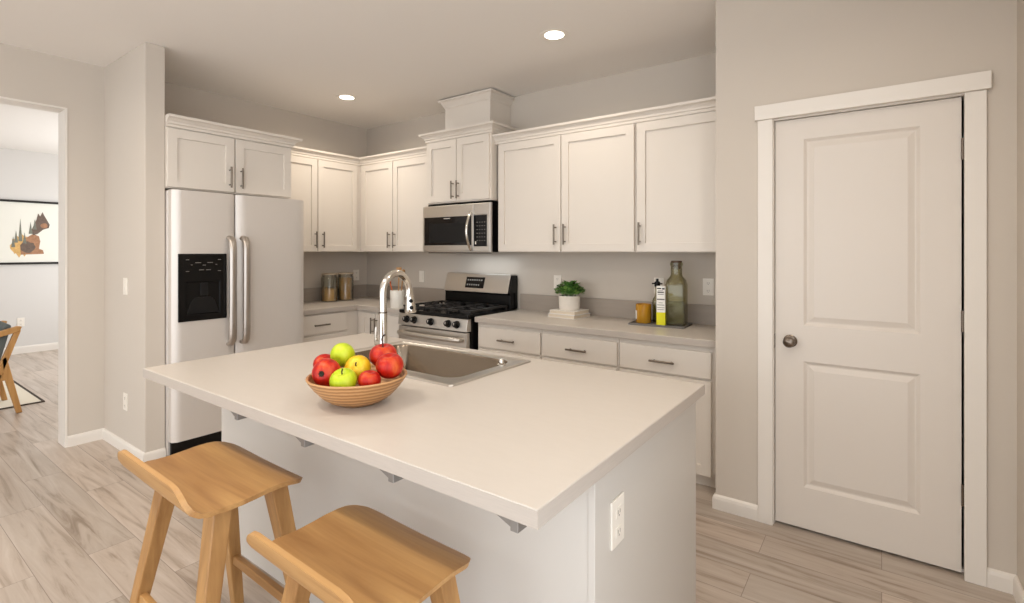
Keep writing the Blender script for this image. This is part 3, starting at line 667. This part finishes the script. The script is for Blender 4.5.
# ---------------------------------------------------------------- fruit bowl and fruit
bx, by = -1.412, 1.063
bm = bmesh.new(); RB = .1625
prof = [(0, 0), (.062, 0), (.066, .003), (.085, .010), (.112, .027), (.138, .054), (.155, .077), (RB, .090), (RB-.002, .094), (RB-.008, .092), (.147, .078), (.130, .056), (.104, .034), (.076, .018), (.055, .012), (0, .011)]
lathe(bm, prof, 48); o = obj('fruit_bowl', bm, 'bowl', smooth=True, loc=(bx, by, CT)); tag(o, 'wide turned wooden bowl full of fruit on the island', 'bowl')
E_ = Vector((0, 0, EYE))
def apple(kind, r, p, tilt, az, label, squash=.9, stem=True, calyx=False, long_stem=False):
    t = thing('apple', label, 'apple', p, group='fruit in the wooden bowl')
    rot = Matrix.Rotation(az, 4, 'Z') @ Matrix.Rotation(tilt, 4, 'X')
    bm = bmesh.new(); pr = []
    for i in range(19):
        a = -math.pi/2+math.pi*i/18; rad = math.cos(a); z = math.sin(a)
        pin = .28*math.exp(-(rad/.30)**2)*(1 if z > 0 else .7)
        fat = 1+.05*z
        pr.append((max(0, r*rad*fat), r*squash*(z-(pin if z > 0 else -pin))))
    pr[0] = (0, pr[0][1]); pr[-1] = (0, pr[-1][1])
    lathe(bm, pr, 28, mtx=rot); obj('flesh', bm, kind, t, smooth=True)
    if stem:
        bm = bmesh.new(); tube(bm, [rot @ Vector(v) for v in (((0, 0, r*.55), (0, .002, r*.9), (-.004, .004, r*1.2), (-.001, .008, r*1.42), (.008, .010, r*1.55)) if long_stem else ((0, 0, r*.55), (0, .002, r*.85), (.003, .006, r*1.08)))], [.0026, .0022, .0022, .0026, .003] if long_stem else [.0022, .002, .0026], 8); obj('stem', bm, 'stem', t, smooth=True)
    if calyx:
        bm = bmesh.new()
        for k in range(6):
            a = k*math.pi/3; c_, s_ = math.cos(a), math.sin(a); z0 = -r*squash*.84
            vs_ = [rot @ Vector((c_*q-s_*w, s_*q+c_*w, z0-h_)) for q, w, h_ in ((.001, -.003, 0), (.001, .003, 0), (.010, .001, .006), (.010, -.001, .006))]
            bm.faces.new([bm.verts.new(v) for v in vs_])
        lathe(bm, [(0, -r*squash*.78), (.011, -r*squash*.80), (.009, -r*squash*.86), (0, -r*squash*.86)], 10, mtx=rot)
        obj('calyx', bm, 'calyx', t)
    return t
def fp(dx, dy, z): return (bx+dx, by+dy, CT+z)
# in-bowl axes: r = picture right (.808,.589), d = away from the camera (-.589,.808)
def rd(r_, d_, z): return fp(.808*r_-.589*d_, .589*r_+.808*d_, z)
camaz = math.atan2(.808, -.589)   # pointing away from camera
apple('red', .047, rd(-.092, -.035, .106), R(-98), R(30), 'red apple with a dark end facing out, at the front left of the bowl', calyx=True, stem=False, squash=.84)
apple('red', .037, rd(-.130, .050, .116), R(20), 1.0, 'red apple half hidden behind the others at the left rim of the bowl', stem=False)
apple('green', .042, rd(-.066, .045, .148), R(-70), R(20), 'topmost green apple, at the left of the pile', stem=True)
apple('gold', .043, rd(.000, 0, .113), R(62), R(40), 'yellow apple in the middle of the bowl', stem=True, squash=.9)
apple('green', .042, rd(-.018, -.090, .094), R(30), R(36), 'light green apple with stem at the front rim of the bowl')
apple('red', .047, rd(.071, .055, .144), R(10), R(36), 'biggest red apple on top of the pile with curved stem', squash=.88, long_stem=True)
apple('red', .045, rd(.112, -.022, .126), R(15), .4, 'red apple leaning on the right rim of the bowl', stem=False, squash=.94)
apple('red', .036, rd(.060, -.076, .092), R(10), 1.7, 'red apple low at the front right rim of the bowl', stem=False)
apple('red', .032, rd(.048, -.018, .056), R(10), 1.2, 'dark red apple deep in the bowl below the biggest red apple', stem=False)

# ---------------------------------------------------------------- stools
def make_stool():
    t = thing('bar_stool', 'honey oak low-back stool farther left, nearer the refrigerator', 'stool', (-1.764, .770, 0), R(-1), 'oak stools at the island')
    HZ, Wd = .648, .540
    prof = [(-.188, .084), (-.185, .066), (-.179, .042), (-.167, .020), (-.148, .006), (-.12, -.001), (-.08, -.005), (-.04, -.005), (0, -.002), (.04, .002), (.08, .003), (.11, 0), (.14, -.008), (.165, -.018), (.183, -.030)]
    # resample finely
    fine = []
    for (a, b), (c, d) in zip(prof, prof[1:]):
        for k in range(3): fine.append((a+(c-a)*k/3, b+(d-b)*k/3))
    fine.append(prof[-1]); s = [0]
    for p, q in zip(fine, fine[1:]): s.append(s[-1]+math.dist(p, q))
    T = s[-1]; bm = bmesh.new(); N = 18; th = .014; top = []; bot = []
    for i, (y, z) in enumerate(fine):
        e0, e1 = s[i], T-s[i]; w = Wd/2
        for e, r_ in ((e0, .078), (e1, .088)):
            if e < r_: w = min(w, Wd/2-r_+math.sqrt(max(0, r_*r_-(r_-e)**2)))
        a, b = fine[max(0, i-1)], fine[min(len(fine)-1, i+1)]; d = Vector((b[0]-a[0], b[1]-a[1])).normalized(); nn = Vector((-d.y, d.x))
        tr, br_ = [], []
        for k in range(N+1):
            u = -1+2*k/N; x = u*w; zz = HZ+z+.005*(x/(Wd/2))**2*(1 if y > -.12 else .3)
            tr.append(bm.verts.new((x, y, zz))); br_.append(bm.verts.new((x*.992, y-nn.x*th, zz-nn.y*th)))
        top.append(tr); bot.append(br_)
    for a, b in zip(top, top[1:]):
        for k in range(N): bm.faces.new((a[k], a[k+1], b[k+1], b[k]))
    for a, b in zip(bot, bot[1:]):
        for k in range(N): bm.faces.new((a[k+1], a[k], b[k], b[k+1]))
    for i in range(len(top)-1):
        bm.faces.new((top[i+1][0], bot[i+1][0], bot[i][0], top[i][0])); bm.faces.new((top[i][N], bot[i][N], bot[i+1][N], top[i+1][N]))
    for k in range(N):
        bm.faces.new((top[0][k+1], top[0][k], bot[0][k], bot[0][k+1])); bm.faces.new((top[-1][k], top[-1][k+1], bot[-1][k+1], bot[-1][k]))
    obj('seat', bm, 'oak', t, smooth=True)
    legs = {}
    for sx in (-1, 1):
        for sy in (-1, 1):
            p0 = Vector((sx*.178, .100 if sy > 0 else -.064, HZ-.012)); p1 = Vector((sx*.268, .190 if sy > 0 else -.175, 0)); bm = bmesh.new()
            sec = []
            for p, wx, wy in ((p0, .034, .027), (p1, .020, .018)):
                sec.append([bm.verts.new((p.x+a*wx, p.y+b*wy, p.z)) for a, b in ((-1, -1), (1, -1), (1, 1), (-1, 1))])
            bm.faces.new(sec[0]); bm.faces.new(sec[1][::-1])
            for k in range(4): bm.faces.new((sec[0][k], sec[1][k], sec[1][(k+1) % 4], sec[0][(k+1) % 4]))
            obj('leg', bm, 'oak_y', t, bev=.004); legs[sx, sy] = (p0, p1)
    def on(leg, z): a, b = legs[leg]; return a.lerp(b, (a.z-z)/(a.z-b.z))
    def bar(a, b, h_=.016, w_=.011):
        bm = bmesh.new(); d = (b-a).normalized(); n = Vector((-d.y, d.x, 0)); f = []
        for p in (a, b): f.append([bm.verts.new(p+n*u*w_+Vector((0, 0, v*h_))) for u, v in ((-1, -1), (1, -1), (1, 1), (-1, 1))])
        bm.faces.new(f[0][::-1]); bm.faces.new(f[1])
        for k in range(4): bm.faces.new((f[0][k], f[0][(k+1) % 4], f[1][(k+1) % 4], f[1][k]))
        return obj('stretcher', bm, 'oak_rail', t, bev=.003)
    bar(on((-1, 1), .205), on((1, 1), .205)); bar(on((-1, -1), .222), on((1, -1), .222)); 
    bar(Vector((-.16, -.055, HZ-.030)), Vector((.16, -.055, HZ-.030)), .016); bar(Vector((-.16, .085, HZ-.030)), Vector((.16, .085, HZ-.030)), .016)
    return t
st = make_stool()
dup(st, 'honey oak low-back stool closest to the camera, under the island corner', (-1.078, .835, 0), R(-1.5), 'oak stools at the island', (.90, 1.0, .912))

# ---------------------------------------------------------------- right countertop objects
# two books and the plant
bkx, bky, bkr = -1.935, 3.40, R(-4)
def book(label, w, d, h, z, rot, cover):
    t = thing('book', label, 'book', (bkx, bky, z), rot, 'books under the plant')
    obj('cover', bmb((-w/2, w/2, -d/2, d/2, 0, .003), (-w/2, w/2, -d/2, d/2, h-.003, h), (-w/2, -w/2+.003, -d/2, d/2, .003, h-.003)), cover, t)
    obj('pages', bmb((-w/2+.004, w/2-.004, -d/2+.004, d/2-.004, .003, h-.003)), 'page', t); return t
book('pale grey book lying flat, lower of the two under the plant', .245, .22, .027, CT, R(-6), 'cover2')
book('white book lying flat, directly under the plant pot', .225, .205, .027, CT+.0272, R(-3), 'cover1')
pz = CT+.0546
t = thing('potted_plant', 'small leafy green plant in a white pot on two books', 'plant', (bkx, bky, pz))
bm = bmesh.new(); lathe(bm, [(0, 0), (.072, 0), (.076, .004), (.079, .02), (.082, .102), (.081, .108), (.075, .108), (.074, .090), (0, .090)], 36); obj('pot', bm, 'pot', t, smooth=True)
bm = bmesh.new(); lathe(bm, [(0, .0905), (.0735, .0905), (.05, .097), (0, .10)], 24); obj('soil', bm, 'soil', t, smooth=True)
for nm, mm, cnt in (('foliage', 'leaf', 230), ('foliage', 'leaf2', 120)):
    bm = bmesh.new()
    for i in range(cnt):
        a = random.uniform(0, 2*math.pi); rr_ = .096*math.sqrt(random.random()); zt = .112+random.random()*.095*(1-(rr_/.115)**2)+.004
        base_ = Vector((rr_*math.cos(a), rr_*math.sin(a), zt)); out = Vector((math.cos(a), math.sin(a), random.uniform(.2, 1.4))).normalized()
        sd = out.cross(Vector((0, 0, 1))).normalized(); up = sd.cross(out); L_ = random.uniform(.026, .042); w_ = L_*.42
        P = [base_, base_+out*L_*.4+sd*w_, base_+out*L_*.75+sd*w_*.8, base_+out*L_+up*-.004, base_+out*L_*.75-sd*w_*.8, base_+out*L_*.4-sd*w_]
        mid = base_+out*L_*.5-up*.004
        vs_ = [bm.verts.new(p) for p in P]; m0 = bm.verts.new(mid)
        for k in range(6): bm.faces.new((vs_[k], vs_[(k+1) % 6], m0))
    obj(nm, bm, mm, t)
bm = bmesh.new()
for i in range(16):
    a = random.uniform(0, 6.28); r_ = random.uniform(.01, .055); tube(bm, [(r_*math.cos(a), r_*math.sin(a), .09), (r_*1.2*math.cos(a), r_*1.2*math.sin(a), .13), (r_*1.4*math.cos(a), r_*1.4*math.sin(a), .165)], .002, 6)
obj('stems', bm, 'leaf', t)
# tray with bottle, candle, carton, oil cruet
trx, try_ = -1.222, 3.395
bm = bmb((-.185, .185, -.115, .115, 0, .008)); 
for b_ in ((-.185, .185, -.115, -.109, .008, .014), (-.185, .185, .109, .115, .008, .014), (-.185, -.179, -.109, .109, .008, .014), (.179, .185, -.109, .109, .008, .014)): box(bm, *b_)
o = obj('tray', bm, 'slate', loc=(trx, try_, CT)); o.rotation_euler = (0, 0, R(3)); tag(o, 'thin dark grey rectangular tray under bottle and candle', 'tray')
tz = CT+.0082
t = thing('glass_bottle', 'tall square pale olive glass bottle on the tray', 'bottle', (-1.118, 3.415, tz), R(8))
def sqloft(bm, secs, n=6):
    L = [[bm.verts.new(p) for p in rr(-w, w, -w, w, min(r_, w*.999), z, n)] for w, r_, z in secs]
    for a, b in zip(L, L[1:]):
        m_ = len(a)
        for k in range(m_): bm.faces.new((a[k], a[(k+1) % m_], b[(k+1) % m_], b[k]))
    bm.faces.new(L[0][::-1]); bm.faces.new(L[-1])
bm = bmesh.new(); sqloft(bm, [(.060, .014, 0), (.064, .016, .006), (.064, .016, .265), (.058, .03, .300), (.039, .03, .325), (.036, .03, .34), (.036, .03, .395), (.041, .036, .398), (.041, .036, .418), (.035, .03, .418), (.032, .028, .395), (.032, .028, .335), (.052, .03, .298), (.058, .014, .265), (.058, .014, .012)]); obj('glass', bm, 'oil_glass', t, smooth=True)
bm = bmesh.new(); sqloft(bm, [(.0565, .013, .0125), (.0570, .014, .02), (.0570, .014, .15), (.055, .014, .152)]); obj('contents', bm, 'olive', t, smooth=True)
bm = bmesh.new(); sqloft(bm, [(.030, .026, .372), (.031, .027, .40), (.035, .03, .419), (.035, .03, .428), (.032, .028, .43)]); obj('stopper', bm, 'cork', t, smooth=True)
t = thing('candle_jar', 'amber candle in a glass jar on the left of the tray', 'candle', (-1.335, 3.378, tz))
bm = bmesh.new(); lathe(bm, [(0, 0), (.050, 0), (.053, .004), (.053, .128), (.050, .128), (.050, .008), (0, .008)], 32); obj('jar', bm, 'amber', t, smooth=True)
bm = bmesh.new(); lathe(bm, [(0, .0085), (.0495, .0085), (.0495, .104), (0, .102)], 28); obj('wax', bm, 'wax', t, smooth=True)
bm = bmesh.new(); rod(bm, (0, 0, .101), (0, 0, .116), .0015, n=6); obj('wick', bm, 'stem', t)
bm = bmesh.new(); 
for k in range(7):
    pass
a0, a1 = R(196), R(236); A = []
for z in (.025, .085): A.append([bm.verts.new((.0535*math.cos(a0+(a1-a0)*k/6), .0535*math.sin(a0+(a1-a0)*k/6), z)) for k in range(7)])
for k in range(6): bm.faces.new((A[0][k], A[0][k+1], A[1][k+1], A[1][k]))
obj('label', bm, 'carton', t)
t = thing('oil_cruet', 'slim dark glass cruet with black pourer behind the yellow carton', 'bottle', (-1.268, 3.462, tz))
bm = bmesh.new(); lathe(bm, [(0, 0), (.030, 0), (.033, .004), (.033, .145), (.028, .165), (.014, .185), (.013, .235), (.016, .238), (.016, .246), (0, .246)], 24); obj('glass', bm, 'oil_glass', t, smooth=True)
bm = bmesh.new(); lathe(bm, [(0, .246), (.019, .246), (.020, .252), (.020, .278), (.010, .284), (.009, .302), (0, .303)], 20); box(bm, -.038, .036, -.006, .006, .262, .272, .002); obj('pourer', bm, 'black', t, smooth=True)
bm = bmesh.new(); lathe(bm, [(0, .005), (.028, .005), (.028, .12), (0, .12)], 20); obj('oil', bm, 'olive', t, smooth=True)
t = thing('carton', 'tall white carton with yellow lower third in front of the bottle', 'carton', (-1.188, 3.318, tz), R(10))
w_ = .0275
obj('box', bmb((-w_, w_, -w_*.7, w_*.7, 0, .262), bev=.001), 'carton', t)
obj('yellow_band', bmb((-w_-.0006, w_+.0006, -w_*.7-.0006, w_*.7+.0006, .001, .088)), 'yellow', t)
bm = bmesh.new()
for z, ww, hh in ((.105, .8, .003), (.118, .9, .003), (.135, .85, .004), (.150, .5, .003), (.170, .9, .008), (.205, .7, .004), (.216, .75, .010), (.232, .6, .003)):
    obj('print_line', bmb((-w_*ww, w_*ww, -w_*.7-.0008, -w_*.7, z, z+hh)), 'ink', t)
obj('emblem', bmb((-w_*.9, w_*.1, -w_*.7-.0009, -w_*.7, .243, .250), (w_*.3, w_*.9, -w_*.7-.0009, -w_*.7, .240, .250)), 'black', t)
place = None

# left countertop: jars and utensil crock
def jar(label, x, y, r_, h_, fill):
    t = thing('storage_jar', label, 'jar', (x, y, CT), group='glass jars in the corner')
    bm = bmesh.new(); lathe(bm, [(0, 0), (r_-.004, 0), (r_, .005), (r_, h_-.03), (r_-.006, h_-.018), (r_-.006, h_), (r_-.010, h_), (r_-.010, h_-.018), (r_-.004, h_-.032), (r_-.004, .008), (0, .008)], 32); obj('glass', bm, 'glass', t, smooth=True)
    bm = bmesh.new(); lathe(bm, [(0, h_), (r_+.001, h_), (r_+.002, h_+.004), (r_+.001, h_+.014), (0, h_+.015)], 28); obj('lid', bm, 'lidglass', t, smooth=True)
    bm = bmesh.new()
    if fill == 'pasta':
        lathe(bm, [(0, .009), (r_-.008, .009), (r_-.008, .125), (0, .13)], 24)
        for i in range(90):
            a = random.uniform(0, 6.28); q = random.uniform(.3, 1)*(r_-.016); z = random.uniform(.03, .145); p = Vector((q*math.cos(a), q*math.sin(a), z)); dv_ = Vector((random.uniform(-1, 1), random.uniform(-1, 1), random.uniform(-1, 1))).normalized()*.013
            rod(bm, p-dv_*.5, p+dv_*.5, .005, n=6)
        obj('pasta', bm, 'pasta', t, smooth=True)
    else:
        for i in range(110):
            a = random.uniform(0, 6.28); q = math.sqrt(random.random())*(r_-.016); b = a+random.uniform(-.5, .5); q2 = math.sqrt(random.random())*(r_-.016)
            rod(bm, (q*math.cos(a), q*math.sin(a), .01), (q2*math.cos(b), q2*math.sin(b), h_-.035-random.random()*.02), .0028, n=5)
        obj('spaghetti', bm, 'spag', t, smooth=True)
    return t
jar('glass jar half full of short pasta, nearer the refrigerator', -4.45, 3.01, .076, .268, 'pasta')
jar('glass jar of long spaghetti, nearer the corner', -4.43, 3.185, .078, .268, 'spag')
t = thing('utensil_crock', 'white ceramic crock on the countertop left of the range', 'crock', (-3.47, 3.03, CT))
bm = bmesh.new(); lathe(bm, [(0, 0), (.056, 0), (.060, .005), (.062, .15), (.060, .155), (.055, .153), (.054, .02), (0, .015)], 32); obj('crock', bm, 'ceramic', t, smooth=True)
place_u = [('wooden spoon with round bowl in the white crock', 'utensil', (.02, .015), (.06, .02, .335), 'spoon'), ('wooden spatula standing in the white crock', 'utensil', (.03, -.01), (.045, -.02, .34), 'spatula'), ('orange spoon leaning left in the white crock', 'utensil_red', (-.02, 0), (-.085, -.02, .26), 'spoon')]
for lb, mm, (ax, ay), tip, kd in place_u:
    t = thing('cooking_spoon' if kd == 'spoon' else 'spatula', lb, 'utensil', (-3.47+ax, 3.03+ay, CT+.018))
    q = Vector((tip[0]-ax, tip[1]-ay, tip[2]-.018)); bm = bmesh.new(); d = q.normalized(); rod(bm, (0, 0, 0), q-d*.05, .005, .0055, 8); obj('shaft', bm, mm, t, smooth=True)
    bm = bmesh.new(); m_ = d.to_track_quat('Z', 'Y').to_matrix().to_4x4(); m_.translation = q-d*.055
    if kd == 'spoon':
        lathe(bm, [(0, 0), (.010, .004), (.020, .02), (.023, .038), (.018, .056), (0, .064)], 16); 
        for v in bm.verts: v.co = Vector((v.co.x, v.co.y*.35, v.co.z))
    else: box(bm, -.024, .024, -.004, .004, 0, .075, .003)
    bm.transform(m_); obj('head', bm, mm, t, smooth=True)

# ---------------------------------------------------------------- outlets and switches
def plate(label, f, a, z, kind='outlet', w=.072, h=.115):
    t = thing('wall_outlet' if kind == 'outlet' else 'light_switch', label, kind if kind == 'outlet' else 'switch', f(a, 0, z-h/2), group=None)
    bm = bmesh.new(); fbox(bm, f, a-w/2, a+w/2, 0, .006, z-h/2, z+h/2, .002); obj('cover_plate', bm, 'white', t)
    bm = bmesh.new()
    if kind == 'outlet':
        for s in (-.026, .026):
            bm = bmesh.new(); fbox(bm, f, a-.016, a+.016, .006, .008, z+s-.014, z+s+.014, .001); rc = obj('receptacle', bm, 'white', t)
            bm = bmesh.new()
            for q in (-.006, .006): fbox(bm, f, a+q-.0012, a+q+.0012, .0078, .0086, z+s-.004, z+s+.006)
            fbox(bm, f, a-.0025, a+.0025, .0078, .0086, z+s-.011, z+s-.007)
            obj('slots', bm, 'slot', rc)
    else:
        fbox(bm, f, a-.016, a+.016, .006, .009, z-.033, z+.033, .001); obj('rocker', bm, 'white', t)
    place_parts(t); return t
fw = frame_map('Y', YB); fa = frame_map('X', XA); fwing = frame_map('Y', 1.239); fend = frame_map('X', PX1); ffar = frame_map('X', -9.28)
plate('white outlet above the backsplash behind the potted plant', fw, -2.149, 1.115)
plate('white wall outlet above the backsplash next to the pantry wall', fw, -.955, 1.125)
plate('white outlet plate behind the glass bottle', fw, -1.30, 1.12)
plate('white switch on the wall between faucet and range', fw, -3.735, 1.115, 'switch')
plate('white wall outlet near the corner beside the spaghetti jar', fa, 3.44, 1.11)
plate('white light switch on the short wall left of the refrigerator', fwing, -4.157, 1.13, 'switch')
plate('white outlet low on the short wall left of the refrigerator', fwing, -4.157, .345)
plate('white outlet on the end panel of the island', fend, 1.252, .655, 'outlet', .078, .125)
plate('white outlet on the pale wall of the next room', ffar, 1.60, .42)

# ---------------------------------------------------------------- ceiling lights
def can(label, x, y, p):
    t = thing('recessed_light', label, 'light', (x, y, H), group='recessed ceiling lights')
    bm = bmesh.new(); lathe(bm, [(.060, -.003), (.088, -.003), (.090, -.0005), (.058, -.0005)], 36); bm.faces.ensure_lookup_table()
    obj('trim_ring', bm, 'lamp_trim', t, smooth=True)
    bm = bmesh.new(); lathe(bm, [(0, -.006), (.050, -.005), (.060, -.0032), (.060, -.0008), (0, -.0008)], 36); obj('lens', bm, 'lens', t, smooth=True)
    d = bpy.data.lights.new('recessed_lamp', 'AREA'); d.shape = 'DISK'; d.size = .11; d.energy = p; d.color = (1, .90, .77); d.spread = R(160)
    o = bpy.data.objects.new('recessed_lamp', d); COL.objects.link(o); o.parent = t; o.location = (0, 0, -.012)
can('round recessed light in the ceiling above the right counter', -1.645, 2.70, 5)
can('round recessed light in the ceiling near the refrigerator corner', -3.78, 2.73, 7)
for lb, x, y, p in (('recessed light in front of the island, out of view', -1.645, .15, 11), ('recessed light near the opening, out of view', -3.1, .1, 13), ('unseen recessed light added to brighten the pantry door and island end', -.1, 1.45, 8.5)):  # the pantry one is added to lift the door, floor and island end
    can(lb, x, y, p)

# ---------------------------------------------------------------- next room: picture, chair, rug
t = thing('framed_picture', 'wide squirrel picture in a thin black frame on the far wall', 'picture', (-9.278, 1.55, 1.19))
y0, y1, z0, z1 = .70, 2.32, 1.19, 2.045; X = -9.278
obj('frame', bmb((X, X+.03, y0, y1, z0, z0+.028), (X, X+.03, y0, y1, z1-.028, z1), (X, X+.03, y0, y0+.028, z0+.028, z1-.028), (X, X+.03, y1-.028, y1, z0+.028, z1-.028)), 'frame', t)
art = obj('print', bmb((X, X+.012, y0+.028, y1-.028, z0+.028, z1-.028)), 'mount', t)
def flat(name, pts, m, k):
    bm = bmesh.new(); prism(bm, pts, lambda a, b, d: (d, 1.70+(a-1.66)*.92, b), X+.012, X+.0125+k*.0006); return obj(name, bm, m, art)
def blob(cy_, cz_, ry, rz, n=18, jag=.12, ph=0):
    return [(cy_+ry*math.cos(a)*(1+random.uniform(-jag, jag)), cz_+rz*math.sin(a)*(1+random.uniform(-jag, jag))) for a in [2*math.pi*k/n+ph for k in range(n)]]
flat('tail', blob(1.55, 1.44, .11, .13, 22, .25), 'ochre', 1)
flat('body', [(1.55, 1.32), (1.80, 1.33), (1.79, 1.38), (1.745, 1.40), (1.76, 1.50), (1.745, 1.57), (1.68, 1.60), (1.60, 1.54), (1.54, 1.44)], 'fur', 2)
flat('hind_leg', blob(1.62, 1.42, .085, .075, 16, .15), 'furd', 3)
flat('head', [(1.68, 1.58), (1.73, 1.60), (1.79, 1.66), (1.855, 1.685), (1.865, 1.73), (1.83, 1.80), (1.80, 1.86), (1.785, 1.90), (1.76, 1.84), (1.735, 1.88), (1.72, 1.80), (1.69, 1.72), (1.66, 1.64)], 'furd', 3)
flat('muzzle', blob(1.80, 1.715, .04, .035, 12, .1), 'fur', 4)
for k, (py_, pz_, ph_) in enumerate(((1.50, 1.48, .16), (1.545, 1.50, .30), (1.59, 1.47, .15), (1.47, 1.42, .14), (1.655, 1.60, .16), (1.70, 1.66, .14))):
    flat('tree', [(py_-.022, pz_), (py_-.010, pz_+ph_*.5), (py_, pz_+ph_), (py_+.010, pz_+ph_*.5), (py_+.022, pz_)], 'pine', 4+.1*k)
place_parts(t)
o = obj('rug', bmb((-8.1, -6.16, -.6, 1.2, 0, .008)), 'rug'); 
t = thing('area_rug', 'cream rug with dark edge on the next room floor', 'rug', (-7.1, .3, 0)); o.name = 'pile'; o.parent = t
obj('binding', bmb((-8.12, -6.14, -.62, -.6, 0, .009), (-8.12, -6.14, 1.2, 1.22, 0, .009), (-6.16, -6.14, -.6, 1.2, 0, .009), (-8.12, -8.1, -.6, 1.2, 0, .009)), 'rug_edge', t)
place_parts(t)
t = thing('armchair', 'wooden armchair with grey cushion at the left edge', 'chair', (-6.2, .6, 0)); chair_root = t
def board(name, pts, x, m='chairwood', t_=.035):
    bm = bmesh.new(); prism(bm, pts, lambda a, b, d: (d, a, b), x-t_/2, x+t_/2); return obj(name, bm, m, t, bev=.006)
for x, zb in ((-5.91, 0), (-6.47, .0085)):
    board('back_post', [(1.015, .70), (1.055, .70), (.955, .38), (.93, .30), (.885, .30), (.905, .38)], x)
    board('leg', [(.935, .47), (.965, .50), (1.063, zb), (1.025, zb), (.945, .34)], x)
    board('leg', [(.25, .56), (.29, .56), (.235, zb), (.20, zb)], x)
    board('arm_rest', [(.22, .70), (1.05, .70), (1.055, .735), (.22, .735)] if False else [(.20, .555), (.20, .59), (.62, .61), (1.03, .735), (1.06, .73), (1.045, .69), (.62, .57)], x, t_=.05)
    board('side_rail', [(.24, .33), (.96, .29), (.96, .345), (.24, .39)], x)
bm = bmesh.new(); prism(bm, [(.98, .38), (.93, .36), (1.00, .72), (1.045, .755), (1.065, .74)], lambda a, b, d: (d, a-.06, b), -6.44, -5.94); obj('back_cushion', bm, 'cushion', t, bev=.02, seg=3)
obj('seat_cushion', bmb((-6.445, -5.935, .26, .86, .35, .46), bev=.03), 'cushion', t)
obj('seat_rail', bmb((-6.452, -5.928, .27, .30, .30, .348), (-6.452, -5.928, .84, .87, .30, .348)), 'chairwood', t)
place_parts(t)
chair_root.location.y -= .035
